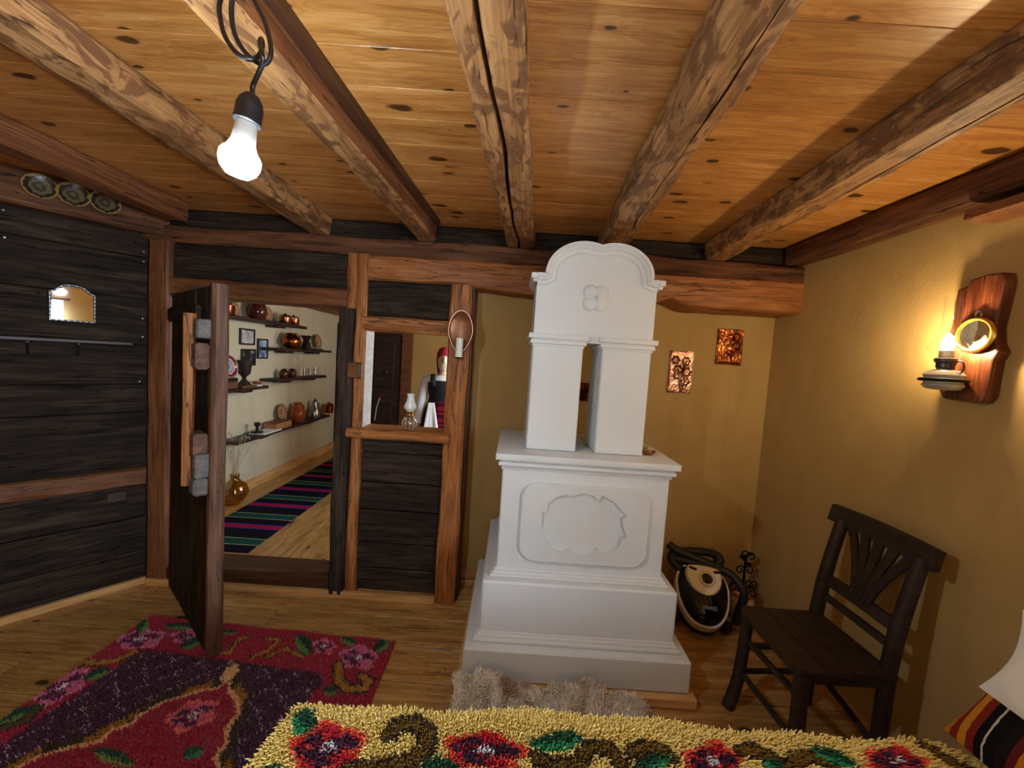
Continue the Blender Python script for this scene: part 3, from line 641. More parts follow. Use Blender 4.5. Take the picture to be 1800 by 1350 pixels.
slab_(.138, .175, .09, .022).xf(TL).build('lower_shell', M['black'], vc, smooth=True)
slab_(.144, .180, .022, -.050).xf(TL).build('white_band', M['vac_white'], vc, smooth=True)
egg(.132, .168, .072, -.050).xf(TL).build('top_cover', M['gloss_black'], vc, smooth=True)
TP = TL @ Matrix.Translation((0, -.018, .070)) @ Matrix.Diagonal((1, 1, 1, 1))
pn = MB()
n = 28; vs = []; fs = []
for yo, s_ in ((-.06, 1.0), (-.098, .97), (-.106, .90), (-.108, 0.0)):
    for k in range(n):
        a = 2*PI*k/n; zz = math.sin(a); xx = math.cos(a)*(1+.12*zz); zz = zz if zz < .55 else .55+(zz-.55)*.25
        vs.append((xx*.100*s_, yo, zz*.108*s_))
for i in range(3):
    for k in range(n): l = (k+1) % n; fs.append((i*n+k, i*n+l, (i+1)*n+l, (i+1)*n+k))
pn.add(vs, fs).xf(TP).build('ivory_panel', M['ivory'], vc, smooth=True)
RT = Matrix.Rotation(R(90), 4, 'X')
MB().lathe([(.030, 0), (.043, 0), (.043, .008), (.036, .014), (.030, .012)], 24, closed=True).xf(TP @ Matrix.Translation((.012, -.106, -.012)) @ RT).build('inlet_ring', M['ivory'], vc, smooth=True)
MB().lathe([(.001, 0), (.031, 0), (.031, .006), (.001, .004)], 20).xf(TP @ Matrix.Translation((.012, -.106, -.012)) @ RT).build('hose_inlet', M['gloss_black'], vc)
for sx in (-1, 1): MB().box(-.022, .022, -.012, 0, -.009, .009, .008).xf(TP @ Matrix.Translation((sx*.066+.008, -.100, .040)) @ Matrix.Rotation(R(-12*sx), 4, 'Y')).build('button', M['black'], vc)
MB().box(-.036, .036, -.001, .0015, -.022, .022).xf(TL @ Matrix.Translation((.015, -.112, -.086)) @ Matrix.Rotation(R(-26), 4, 'X')).build('rating_label', plain('grey_print', s2l(96, 104, 116), .5, nz=.5, nscale=120), vc)
for sx in (-1, 1): MB().lathe([(.02, -.018), (.058, -.018), (.062, 0), (.058, .018), (.02, .018)], 22).xf(Matrix.Translation((sx*.140, .02, .062)) @ Matrix.Rotation(R(90), 4, 'Y')).build('wheel', M['black'], vc, smooth=True)
# hose: loops lying over the top of the body
hp = []
for k in range(60):
    a = k/59*2*PI*1.6-.6; rr = .13-.018*k/59; hp.append((-.03+rr*1.1*math.cos(a), .15+.05*math.sin(a), .335+.05*math.sin(a+.4)+.012*math.cos(a*2)))
hp = [(-.18, .18, .40), (-.13, .16, .375)] + hp + [(.12, .11, .32), (.19, .08, .29), (.225, .04, .24), (.215, .06, .12), (.205, .06, .04)]
def smooth_path(P, k=4):
    Q = []; P = [Vector(p) for p in P]
    for i in range(len(P)-1):
        a, b, c, d = P[max(i-1, 0)], P[i], P[i+1], P[min(i+2, len(P)-1)]
        for j in range(k):
            t = j/k; Q.append(.5*((2*b)+(c-a)*t+(2*a-5*b+4*c-d)*t*t+(3*b-a-3*c+d)*t**3))
    return Q+[P[-1]]
sp = smooth_path(hp, 3); MB().tube(sp, [.023+.002*(i % 2) for i in range(len(sp))], 10).build('hose', M['hose'], vc, smooth=True)
MB().tube([(-.11, .10, .27), (-.06, .11, .305), (.06, .11, .305), (.11, .10, .27)], .016, 10).build('carry_handle', M['black'], vc, smooth=True)
# ------------------------------------------------------------------ wrought iron ornament with ceramic pot
ir = thing('iron_candle_stand', 'black wrought-iron scroll ornament on a white ceramic pot behind the chair', 'ornament', (1.505, 2.38, 0))
MB().lathe([(.001, 0), (.045, 0), (.060, .03), (.072, .08), (.066, .125), (.055, .15), (.052, .15), (.001, .146)], 24).build('ceramic_pot', plain('white_majolica', s2l(220, 206, 190), .2, nz=.12, nscale=40), ir, smooth=True)
MB().lathe([(.050, .146), (.062, .146), (.063, .158), (.050, .160)], 24, closed=True).build('clay_rim', plain('orange_rim', s2l(190, 92, 50), .4), ir, smooth=True)
MB().tube([(0, 0, .14), (0, 0, .37)], .008, 8).build('stem', M['iron'], ir)
def scroll(cx_, cz, r0, turns, a0, dirn, n=26): return [(cx_+r0*(1-.75*i/n)*math.cos(a0+dirn*turns*2*PI*i/n), 0, cz+r0*(1-.75*i/n)*math.sin(a0+dirn*turns*2*PI*i/n)) for i in range(n+1)]
for cx_, cz, r0, tn, a0, dn, rz in ((.028, .30, .030, 1.2, PI, -1, 0), (-.028, .30, .030, 1.2, 0, 1, 0), (.026, .22, .028, 1.2, PI, 1, 0), (-.026, .22, .028, 1.2, 0, -1, 0), (.030, .385, .036, 1.0, PI*1.2, -1, 0), (-.012, .40, .028, 1.1, -PI*.3, 1, 0), (.085, .19, .034, 1.2, PI, -1, .3), (.05, .18, .04, 1.0, PI, 1, 1.9), (.06, .19, .034, 1.2, PI, -1, -1.2), (.05, .18, .035, 1.1, PI, -1, 2.9)):
    MB().tube(scroll(cx_, cz, r0, tn, a0, dn), .0045, 6).build('scroll', M['iron'], ir, (0, 0, 0), (0, 0, rz), True)
for k in range(5): MB().lathe([(.001, 0), (.012, .004), (.016, .014), (.004, .02)], 8).build('iron_leaf', M['iron'], ir, (.022*math.cos(k*1.3), .02*math.sin(k*1.3), .33+.018*k))

# ------------------------------------------------------------------ oil lamp sconce on the right wall  (local x -> towards the camera, y -> into wall)
sc = thing('wall_sconce', 'oil lamp sconce with round reflector on a waxed wooden plaque', 'wall lamp', (RX, 1.405, 1.46), R(-90))
pl_ = [(-.070, .0), (.055, -.005), (.068, .02), (.072, .14), (.085, .17), (.070, .20), (.062, .25), (.068, .31), (.072, .36), (.075, .40), (.068, .432), (.02, .436), (-.035, .425), (-.04, .405), (-.068, .40), (-.074, .35), (-.072, .27), (-.080, .22), (-.076, .12), (-.088, .06), (-.086, .025)]
mb = MB(); mb.prism(pl_, -.042, 0); mb.v = [(z, y_, -x) for x, y_, z in mb.v]      # grain along local x, then stood upright
po = mb.build('plaque', M['plaque'], sc, (0, 0, 0), (0, R(-90), 0)); m_ = po.modifiers.new('b', 'BEVEL'); m_.width = .007; m_.segments = 3; m_.limit_method = 'ANGLE'; m_.angle_limit = R(50)
lx, ly = -.014, -.108                                         # lamp axis
rf = MB().lathe([(.001, 0), (.048, .002), (.053, .008), (.053, .010), (.001, .006)], 28).xf(RT).build('reflector', M['mirror'], sc, (.018, -.046, .228), smooth=True)
MB().tube([(.055*math.cos(a), -.010, .055*math.sin(a)) for a in np.linspace(0, 2*PI, 33)[:-1]], .0075, 8, closed=True).build('reflector_rim', M['brass'], rf, smooth=True)
MB().tube([(.009*math.cos(a), -.006, .070+.011*math.sin(a)) for a in np.linspace(0, 2*PI, 15)[:-1]], .0028, 6, closed=True).build('hanging_eye', M['steel'], rf, smooth=True)
M['font_glass'] = plain('pressed_glass', s2l(216, 212, 206), .1, .55, nz=.4, nscale=60)
MB().lathe([(.02, .030), (.046, .034), (.056, .046), (.050, .058), (.056, .062), (.056, .070), (.050, .074), (.055, .084), (.046, .098), (.022, .106), (.018, .108)], 26).build('oil_font', M['font_glass'], sc, (lx, ly, 0), smooth=True)
MB().tube([(lx+.060*math.cos(a), ly+.060*math.sin(a), .066) for a in np.linspace(0, 2*PI, 33)[:-1]], .006, 8, closed=True).build('holder_ring', M['iron'], sc, smooth=True)
MB().tube([(lx, ly+.058, .066), (0, -.05, .068), (0, -.040, .06)], .007, 8).build('bracket_arm', M['iron'], sc, smooth=True)
MB().tube([(lx+.045+.016*math.cos(a), ly, .112+.022*math.sin(a)) for a in np.linspace(0, 2*PI, 17)[:-1]], .003, 6, closed=True).build('finger_loop', M['pewter'], sc, smooth=True)
MB().lathe([(.018, .106), (.024, .110), (.024, .126), (.030, .132), (.030, .142), (.020, .146), (.020, .170), (.016, .172)], 22).build('burner', M['pewter'], sc, (lx, ly, 0), smooth=True)
MB().lathe([(.026, .142), (.028, .150), (.050, .172), (.052, .186), (.036, .210), (.026, .226), (.023, .25), (.0225, .36)], 28).build('chimney', M['glass'], sc, (lx, ly, 0), smooth=True)
del_ = sc.children[-1]; me = del_.data
# open the chimney ends
import bmesh
bm = bmesh.new(); bm.from_mesh(me); bmesh.ops.delete(bm, geom=[f for f in bm.faces if len(f.verts) > 4], context='FACES'); bm.to_mesh(me); bm.free()
MB().lathe([(.001, .170), (.014, .176), (.019, .190), (.014, .206), (.001, .226)], 14).build('bulb', emit('warm_filament', (1, .74, .40, 1), 560), sc, (lx, ly, 0), smooth=True)
# wooden wall shelf near the ceiling
hs = thing('wall_shelf', 'dark shelf end jutting from the ochre wall near the ceiling', 'shelf', (RX, 1.30, 2.075), R(-90))
MB().box(-.115, .50, -.12, 0, 0, .035, .004).build('board', M['joist_dark'], hs)

# ------------------------------------------------------------------ candle sconce on the post
ca = thing('candle_sconce', 'teardrop copper wall sconce holding an electric candle on the oak post', 'wall lamp', (-.312, D-.020, 1.47))
def drop(k):
    a = 2*PI*k/36; x = .068*math.sin(a)*(1-.0*math.cos(a)); z = .165+.118*math.cos(a)
    if z < .165: x *= 1-.35*((.165-z)/.118)**1.3
    return x, z
mb = MB(); vs = []; fs = []
for s_, yy in ((0.0, -.004), (.5, -.006), (.9, -.016), (1.0, -.030), (1.02, -.030), (.92, -.008), (.5, -.0005), (0.0, 0)):
    for k in range(36): x, z = drop(k); vs.append((x*s_, yy, .16+(z-.16)*s_))
for i in range(7):
    for k in range(36): l = (k+1) % 36; fs.append((i*36+k, (i+1)*36+k, (i+1)*36+l, i*36+l))
mb.add(vs, fs).build('copper_shell', plain('satin_copper', s2l(136, 90, 60), .35, .5, nz=.15), ca, smooth=True)
MB().tube([(drop(k)[0]*1.01, -.030, .16+(drop(k)[1]-.16)*1.01) for k in range(36)], .0035, 6, closed=True).build('rolled_rim', plain('pink_metal', s2l(176, 130, 110), .35, .7), ca, smooth=True)
MB().lathe([(.001, 0), (.024, .002), (.027, .008), (.024, .008), (.001, .006)], 20).build('drip_pan', M['dark_copper'], ca, (0, -.044, .012), smooth=True)
MB().tube([(0, -.02, .014), (0, -.005, .03)], .006, 8).build('bracket_arm', M['dark_copper'], ca)
MB().lathe([(.001, 0), (.021, 0), (.021, .108), (.018, .11), (.001, .106)], 22).build('candle', M['candle'], ca, (0, -.044, .018), smooth=True)
MB().lathe([(.008, .0), (.013, .014), (.017, .035), (.012, .060), (.003, .085)], 16).build('candle_bulb', M['glass'], ca, (0, -.044, .126), smooth=True)
MB().lathe([(.010, 0), (.009, .012), (.004, .014)], 12).build('bulb_base', M['brass'], ca, (0, -.044, .122), smooth=True)
# oil lamp on the hatch sill
ol = thing('oil_lamp', 'small oil lamp with white opal chimney standing on the hatch sill', 'lamp', (-.594, D+.02, 1.040))
MB().lathe([(.001, 0), (.026, 0), (.030, .006), (.044, .03), (.045, .05), (.030, .074), (.015, .082), (.001, .082)], 24).build('oil_font', glass('font_clear', (.9, .86, .8, 1), 1, .25), ol, smooth=True)
mb = MB()
for k in range(10): a = 2*PI*k/10; mb.tube([(.030*math.cos(a), .030*math.sin(a), .010), (.045*math.cos(a), .045*math.sin(a), .038), (.030*math.cos(a), .030*math.sin(a), .072)], .004, 6)
mb.build('font_ribs', M['font_glass'], ol, smooth=True)
MB().lathe([(.014, .08), (.020, .086), (.016, .096), (.022, .104), (.018, .110), (.001, .11)], 18).build('burner', M['brass'], ol, smooth=True)
MB().lathe([(.016, .108), (.020, .112), (.036, .130), (.036, .142), (.024, .168), (.019, .19), (.022, .214), (.019, .214), (.016, .19), (.001, .15)], 24).build('opal_chimney', M['frost'], ol, smooth=True)

# ------------------------------------------------------------------ hanging bulb
YBU = .755
def pp(px, py, dy=0): return ony(px, py, YBU+dy)
bc = pp(425, 268); root = Vector(bc); pb = thing('pendant_bulb', 'lit white bulb in a black socket hanging from a knotted cord', 'lamp', tuple(root))
def lo(p): return Vector(p)-root
seq = [(300,-60,.0),(282,60,.005),(300,230,.01),(370,370,.012),(470,462,.0),(540,470,-.012),(575,400,-.014),(562,280,-.01),(530,160,-.004),(470,40,.0),(420,-50,.006),(330,-95,.012),(240,-70,.01),(195,20,.0),(198,130,-.006),(235,270,-.012),(320,392,-.014),(420,440,-.006),(490,408,.006),(512,330,.014),(505,290,.012),(492,320,-.002),(508,400,-.016),(512,470,-.012),(470,570,-.006),(440,640,0),(437,702,0)]
cp_ = smooth_path([lo(pp(340+x/4.22, y/4.22, d)) for x, y, d in seq], 5); MB().tube(cp_, .0042, 8).build('cord', M['cord'], pb, smooth=True)
hook = lo(pp(340+380/4.22, -95/4.22, .01)); MB().tube([hook+Vector((-.03, .0, .012)), hook+Vector((-.012, 0, .004)), hook+Vector((0, -.004, -.01)), hook+Vector((.012, 0, .0))], .003, 6).build('hook', M['iron'], pb)
tp = lo(pp(443, 168)); bt = lo(pp(424, 270)); axd = (bt-tp).normalized(); rotm = axd.to_track_quat('Z', 'Y').to_matrix().to_4x4(); A = Matrix.Translation(tp) @ rotm
MB().lathe([(.004, -.004), (.012, 0), (.019, .010), (.022, .022), (.022, .042), (.023, .044), (.023, .048), (.021, .05), (.001, .05)], 24).xf(A).build('socket', M['socket'], pb, smooth=True)
MB().lathe([(.014, .046), (.017, .052), (.020, .085), (.028, .104), (.001, .104)], 24).xf(A).build('bulb_body', plain('bulb_white', s2l(200, 200, 196), .5), pb, smooth=True)
MB().lathe([(.0285, .102), (.033, .110), (.0335, .122), (.029, .135), (.019, .145), (.001, .149)], 24).xf(A).build('bulb_dome', emit('led_dome', (.80, .91, 1, 1), 420), pb, smooth=True)

# ------------------------------------------------------------------ on the left plank wall
def lw(px, py, off=0):
    nrm = np.array([.783, -.622, 0]); P = np.array(LO)+nrm*off; d = ray(px, py); tt = np.dot(P-CAM, nrm)/np.dot(d, nrm); return CAM+tt*d
mc = lw(128, 535, .012); mi = thing('wall_mirror', 'small arched mirror in a beaded frame on a chain above the dark shelf', 'mirror', tuple(mc), LA)
def arch(s=1.0):
    P = [(-.077, -.085), (.077, -.085), (.077, .055), (.062, .060)]
    P += [(.055*math.cos(R(a)), .062+.032*math.sin(R(a))) for a in range(15, 166, 15)]+[(-.062, .060), (-.077, .055)]
    return [(x*s, z*s) for x, z in P]
MB().prism(arch(), -.004, .010).build('glass_plate', M['mirror'], mi); MB().prism(arch(1.05), .0035, .012).build('backing', M['black'], mi)
A_ = arch(1.03); bd = MB(); tot = []
for i in range(len(A_)):
    a, b = A_[i], A_[(i+1) % len(A_)]; L_ = math.hypot(b[0]-a[0], b[1]-a[1]); k = max(1, round(L_/.0105))
    tot += [(a[0]+(b[0]-a[0])*j/k, a[1]+(b[1]-a[1])*j/k) for j in range(k)]
MB().tube([(x, -.004, z) for x, z in A_], .0062, 6, closed=True).build('frame', M['black'], mi)
for i, (x, z) in enumerate(tot):
    if i % 2 == 0: bd.sphere((x, -.008, z), .0045, 6, 4)
bd.build('frame_beads', M['steel'], mi, smooth=True)
MB().tube([(-.072, -.002, .062), (0, 0, .130), (.066, -.002, .066)], .0016, 5).build('chain', M['pewter'], mi)
s0 = lw(28, 592, 0); s1 = lw(238, 598, 0); SL = math.hypot(s1[0]-s0[0], s1[1]-s0[1])
sh = thing('wall_shelf', 'narrow dark wooden shelf on iron brackets below the arched mirror', 'shelf', (s0[0], s0[1], 1.432), LA)
MB().box(-.15, SL-.02, -.085, -.006, 0, .02, .004).build('board', M['shelf'], sh)
for x in (.035, .205):
    MB().tube([(x, -.075, -.004), (x, -.012, -.004), (x, -.010, -.07)], .006, 6).build('bracket', M['iron'], sh)
PL = rings('painted_plate', [(0, s2l(120, 110, 80)), (.25, s2l(40, 36, 30)), (.5, s2l(110, 100, 70)), (.7, s2l(34, 30, 26)), (.86, s2l(60, 50, 36)), (.9, s2l(170, 140, 84)), (1, s2l(150, 120, 70))], 'y', .060, .3, .6)
for px, py, nm in ((70, 318, 'farthest from the corner post'), (129, 334, 'middle one of three'), (185, 348, 'nearest the corner post')):
    q = lw(px, py, .10); o = MB().lathe([(.001, 0), (.044, 0), (.060, .012), (.058, .015), (.042, .005), (.001, .005)], 26).xf(RT).build('wall_plate', PL, None, (q[0], q[1], min(q[2], 2.172)), (R(-8), 0, LA), True)
    o.location = Vector(o.location)+Vector((.783, -.622, 0))*.004
    tag(o, 'small dark painted plate with gilt rim on the wall log, '+nm, 'plate', 'plates on the wall log')
q = lw(205, 873, 0); sw = thing('power_socket', 'brown power socket set in the dark plank wall', 'socket', (q[0], q[1], q[2]), LA)
MB().box(-.042, .042, -.014, -.004, -.03, .03, .006).build('cover', M['brown_plastic'], sw); MB().lathe([(.020, 0), (.024, 0), (.024, .006), (.020, .006)], 20, closed=True).xf(RT).build('socket_ring', M['brown_plastic'], sw, (.006, -.010, 0)); MB().sphere((0, 0, 0), .005, 8, 5).build('socket_pin', M['steel'], sw, (.006, -.014, 0))

# ------------------------------------------------------------------ shelves in the next room (local frame: x -> +Y, y -> into wall)
def wallshelf(label, ya, yb, z, dep=.17, th=.028):
    t = thing('wall_shelf', label, 'shelf', (SX, ya, z), R(90)); timber('board', yb-ya, dep, th, M['shelf'], t, (0, -dep/2, -th/2), wob=.004, ch=.006)
    for u in (.25, .75): MB().box((yb-ya)*u-.06, (yb-ya)*u+.06, -dep*.8, 0, -th-.022, -th+.003, .006).build('bracket', M['shelf'], t)
Z1, Z2, Z3, Z4, Z5 = 1.70, 1.455, 1.155, 1.105, .655
wallshelf('highest long dark shelf of pottery in the next room', 2.75, 4.32, Z1); wallshelf('short dark shelf holding the copper jug and grinder', 3.80, 4.92, Z2)
wallshelf('short dark shelf holding glassware', 3.80, 4.82, Z3); wallshelf('short dark shelf holding the goblet and big plate', 2.75, 3.68, Z4); wallshelf('lowest long dark shelf of jugs and books', 3.28, 4.95, Z5)
def sy(px, py, X=-2.33): return onx(px, py, X)
def pot(name, label, cat, px, py, z, prof, mat, parts=(), n=22, X=-2.33, s=1.0, group=None):
    y_ = sy(px, py, X)[1]; t = thing(name, label, cat, (X, y_, z), R(90), group)
    MB().lathe([(r_*s, h_*s) for r_, h_ in prof], n).build('body', mat, t, smooth=True)
    for nm, mb, mt in parts: mb.build(nm, mt, t, smooth=True)
    return t
def handle(r, z0, z1, out, th=.006, side=1): return MB().tube(smooth_path([(side*r, 0, z0), (side*(r+out), 0, z0+.01), (side*(r+out*1.1), 0, (z0+z1)/2), (side*(r+out*.8), 0, z1), (side*r*.8, 0, z1)], 4), th, 8)
def stand_plate(label, px, py, z, rad, stops, X=-2.38, group='painted plates in the next room'):
    y_ = sy(px, py, X)[1]; mt = rings('plate_rings', stops, 'y', rad, .15, .12)
    o = MB().lathe([(.001, 0), (rad*.6, 0), (rad, rad*.18), (rad*.98, rad*.22), (rad*.6, rad*.06), (.001, rad*.06)], 30).xf(RT).build('painted_plate', mt, None, (X, y_, z+rad*.99), (R(-10), 0, R(90)), True); return tag(o, label, 'plate', group)
PS = [(0, s2l(190, 130, 80)), (.3, s2l(110, 60, 36)), (.36, s2l(206, 170, 120)), (.55, s2l(120, 60, 40)), (.62, s2l(200, 160, 110)), (.8, s2l(90, 40, 26)), (.86, s2l(200, 170, 120)), (.95, s2l(60, 28, 22))]
JUG = [(.001, 0), (.05, 0), (.075, .04), (.085, .08), (.07, .13), (.04, .165), (.036, .19), (.045, .21), (.040, .21), (.03, .185), (.001, .17)]
PAN = [(.001, 0), (.06, 0), (.063, .004), (.063, .075), (.066, .078), (.060, .078), (.058, .01), (.001, .008)]
pot('copper_pot', 'dark copper pot beside the door end of the highest shelf', 'pot', 396, 550, Z1, PAN, M['dark_copper'], X=-2.30)
stand_plate('painted plate leaning on the highest shelf beside the dark pot', 412, 545, Z1, .062, PS)
pot('clay_jug', 'big brown glazed jug on the highest shelf', 'jug', 452, 555, Z1, JUG, M['brown_glaze'], [('handle', handle(.075, .05, .15, .035), M['brown_glaze'])], X=-2.32, s=.95)
stand_plate('painted plate leaning behind the big brown jug', 469, 556, Z1, .072, PS)
for px, nm in ((501, 'copper saucepan with lid next to the brown jug'), (516, 'copper saucepan with lid at the end of the highest shelf')):
    pot('copper_saucepan', nm, 'saucepan', px, 567, Z1, PAN, M['copper'], [('lid', MB().lathe([(.064, .078), (.05, .086), (.01, .092), (.008, .104), (.001, .106)], 20), M['dark_copper']), ('handle', handle(.062, .03, .06, .02, .004, -1), M['brass'])], X=-2.31, s=.85, group='lidded copper saucepans')
stand_plate('painted plate behind the round copper jug', 517, 594, Z2, .075, PS)
pot('copper_jug', 'round shiny copper jug on the short shelf', 'jug', 512, 605, Z2, [(.001, 0), (.04, 0), (.08, .035), (.095, .075), (.08, .115), (.05, .135), (.046, .15), (.055, .16), (.001, .15)], M['copper'], [('handle', handle(.085, .04, .14, .03, .006, -1), M['dark_copper'])], X=-2.31)
pot('coffee_grinder', 'dark flared coffee grinder on the short shelf', 'grinder', 538, 608, Z2, [(.001, 0), (.06, 0), (.055, .02), (.035, .085), (.03, .095), (.055, .15), (.05, .152), (.001, .10)], M['dark_glaze'], X=-2.32)
stand_plate('painted plate standing alone at the far end of the short shelf', 557, 602, Z2+.012, .085, PS)
o = MB().box(-.06, .06, -.05, .03, 0, .012, .002).build('plate_stand', M['moulding'], None, (-2.37, sy(557, 612, -2.37)[1], Z2), (0, 0, R(90))); tag(o, 'small wooden block under the lone painted plate', 'stand')
CUP = [(.001, 0), (.035, 0), (.048, .025), (.046, .055), (.036, .075), (.033, .075), (.04, .05), (.03, .01), (.001, .008)]
for px, nm in ((499, 'little brown glazed pot at the edge of the glassware shelf'), (513, 'little brown glazed pot beside the tall glass bottles')):
    pot('clay_pot', nm, 'pot', px, 659, Z3, CUP, M['brown_glaze'], [('lid', MB().lathe([(.036, .075), (.02, .088), (.001, .092)], 16), M['dark_glaze'])], s=.95, group='little brown pots')
for px, hh, nm in ((518, .19, 'tall glass bottle behind the little brown pots'), (529, .235, 'taller glass bottle beside the drinking glasses')):
    pot('glass_bottle', nm, 'bottle', px, 650, Z3, [(.001, 0), (.03, 0), (.03, hh*.55), (.012, hh*.72), (.012, hh), (.001, hh)], M['glass'], X=-2.36, group='glass bottles')
for px, nm in ((537, 'stemless glass nearest the glass bottles'), (547, 'stemless glass in the middle of the shelf'), (556, 'stemless glass at the end of the glassware shelf')):
    pot('drinking_glass', nm, 'glass', px, 658, Z3, [(.001, 0), (.028, 0), (.036, .09), (.034, .09), (.027, .006), (.001, .006)], M['glass'], X=-2.32, group='drinking glasses')
BIG = [(0, s2l(190, 180, 170)), (.2, s2l(60, 70, 110)), (.3, s2l(200, 196, 190)), (.55, s2l(120, 124, 150)), (.68, s2l(206, 200, 190)), (.74, s2l(140, 30, 40)), (.92, s2l(120, 24, 34)), (.96, s2l(200, 190, 176))]
bx_ = thing('wooden_box', 'small wooden box with dark lid under the big red-rimmed plate', 'box', (-2.33, sy(396, 682)[1], Z4), R(90))
MB().box(-.075, .075, -.05, .05, 0, .058, .003).build('box_body', M['oak_red'], bx_); MB().box(-.077, .077, -.052, .052, .058, .085, .003).build('lid', M['black'], bx_)
stand_plate('big red-rimmed plate standing on the wooden box', 400, 645, Z4+.085, .095, BIG, X=-2.345)
pot('metal_goblet', 'tall dark pewter goblet on the goblet shelf', 'goblet', 429, 675, Z4+.014, [(.001, 0), (.055, 0), (.05, .012), (.02, .045), (.014, .06), (.02, .075), (.045, .10), (.058, .19), (.066, .215), (.060, .215), (.05, .19), (.001, .11)], M['pewter'], X=-2.33)
pb_ = thing('open_book', 'old book with white pages lying under the goblet', 'book', (-2.33, sy(432, 682)[1], Z4), R(90)); MB().box(-.13, .05, -.07, .06, 0, .014, .002).build('cover', M['oak_red'], pb_); MB().box(.05, .13, -.068, .058, 0, .010, .002).build('pages', M['paper'], pb_)
pot('small_dish', 'small lidded dish at the end of the goblet shelf', 'dish', 452, 676, Z4+.0105, [(.001, 0), (.03, 0), (.042, .015), (.040, .024), (.012, .03), (.001, .03)], M['clay'], X=-2.34)
# lowest shelf
pa = thing('paper_pad', 'white paper pad lying on the lowest shelf', 'paper', (-2.32, sy(462, 755)[1], Z5), R(90)); MB().box(-.14, .14, -.09, .05, 0, .012, .002).build('sheets', M['paper'], pa)
stp = pot('rubber_stamp', 'dark wooden stamp standing on the white paper pad', 'stamp', 452, 750, Z5+.012, [(.001, 0), (.05, 0), (.05, .016), (.014, .022), (.012, .05), (.026, .07), (.024, .095), (.001, .10)], M['dark_glaze'], X=-2.32)
bk = thing('thick_book', 'thick brown old book on the lowest shelf', 'book', (-2.325, sy(487, 748)[1], Z5), R(90)); MB().box(-.13, .13, -.07, .06, .006, .062, .002).build('pages', plain('old_pages', s2l(160, 110, 66), .8), bk); MB().box(-.135, .135, -.073, .063, .062, .068).build('cover', M['oak_red'], bk); MB().box(-.135, .135, -.073, .063, 0, .006).build('cover', M['oak_red'], bk)
stand_plate('painted plate leaning behind the thick brown book', 493, 726, Z5+.04, .09, PS, X=-2.39)
pot('clay_jug', 'orange glazed clay jug with loop handles on the lowest shelf', 'jug', 523, 735, Z5, JUG, M['clay'], [('handle', handle(.07, .08, .17, .05, .010), M['clay']), ('handle', handle(.07, .08, .17, .05, .010, -1), M['clay'])], X=-2.33)
pot('coffee_pot', 'tall dented metal coffee pot on the lowest shelf', 'pot', 553, 730, Z5, [(.001, 0), (.075, 0), (.078, .03), (.05, .11), (.032, .135), (.034, .17), (.02, .20), (.006, .21), (.008, .222), (.001, .226)], M['steel'], [('handle', handle(.06, .05, .15, .04, .006), M['pewter'])], X=-2.33)
pot('copper_pot', 'lidded copper pot at the end of the lowest shelf', 'pot', 577, 728, Z5, [(.001, 0), (.05, 0), (.06, .04), (.055, .10), (.058, .104), (.03, .125), (.008, .13), (.008, .145), (.001, .148)], M['copper'], [('handle', handle(.055, .03, .09, .03, .005), M['dark_copper'])], X=-2.33)
# photographs
def photo(label, px, py, wd, ht, tones):
    q = sy(px, py, SX); t = thing('framed_photo', label, 'picture', (SX, q[1], q[2]), R(90), 'black framed photographs')
    for a, b, c, d in ((-wd/2, wd/2, ht/2-.014, ht/2), (-wd/2, wd/2, -ht/2, -ht/2+.014), (-wd/2, -wd/2+.014, -ht/2+.014, ht/2-.014), (wd/2-.014, wd/2, -ht/2+.014, ht/2-.014)): MB().box(a, b, -.018, 0, c, d, .002).build('frame_bar', M['photo_frame'], t)
    n_ = NT('photo_print'); v = n_.coords(); m2 = n_.bsdf(n_.ramp(n_.noise(n_.vmul(v, (1, 1, .7)), 22, 4), [(.35, tones[0]), (.52, tones[1]), (.68, tones[2])]), .3)
    MB().box(-wd/2+.012, wd/2-.012, -.008, 0, -ht/2+.012, ht/2-.012).build('print', m2, t)
photo('black framed pale photograph of figures above the goblet', 433, 592, .20, .145, (s2l(120, 116, 108), s2l(176, 172, 164), s2l(214, 210, 200)))
photo('tall black framed bluish photograph of a lone figure', 460, 613, .155, .19, (s2l(60, 70, 96), s2l(140, 156, 186), s2l(176, 190, 214)))
photo('dark framed photograph of two figures behind the goblet', 435, 628, .19, .15, (s2l(26, 26, 30), s2l(44, 44, 50), s2l(190, 190, 196)))
# amber vase with dried grass
va_ = thing('glass_vase', 'round amber glass vase of dried grass on the next room floor', 'vase', (-2.285, 3.30, FZ))
MB().lathe([(.001, .012), (.04, .012), (.075, .04), (.104, .10), (.106, .13), (.085, .18), (.045, .205), (.033, .225), (.036, .265), (.033, .265), (.030, .225), (.075, .178), (.096, .13), (.07, .045), (.001, .02)], 32).build('vase_body', M['amber'], va_, smooth=True)
MB().lathe([(.001, 0), (.05, 0), (.048, .012), (.001, .014)], 20).build('vase_foot', plain('amber_solid', s2l(150, 84, 14), .1), va_, smooth=True)
for k in range(16):
    a = random.uniform(0, 6.3); r_ = random.uniform(.02, .15); hh = random.uniform(.42, .62)
    P = [(.02*math.cos(a), .02*math.sin(a), .05), (.02*math.cos(a)*.6, .02*math.sin(a), .26), (r_*.5*math.cos(a), r_*.4*math.sin(a), hh*.8), (max(-.11, r_*math.cos(a)), r_*.8*math.sin(a), hh), (max(-.115, r_*1.25*math.cos(a)), r_*math.sin(a), hh-.02)]
    gp = smooth_path(P, 4); g_ = MB().tube(gp, [.0018+.004*max(0, (i/len(gp)-.7))*2 for i in range(len(gp))], 6); g_.build('grass_stalk', M['straw'], va_, smooth=True)

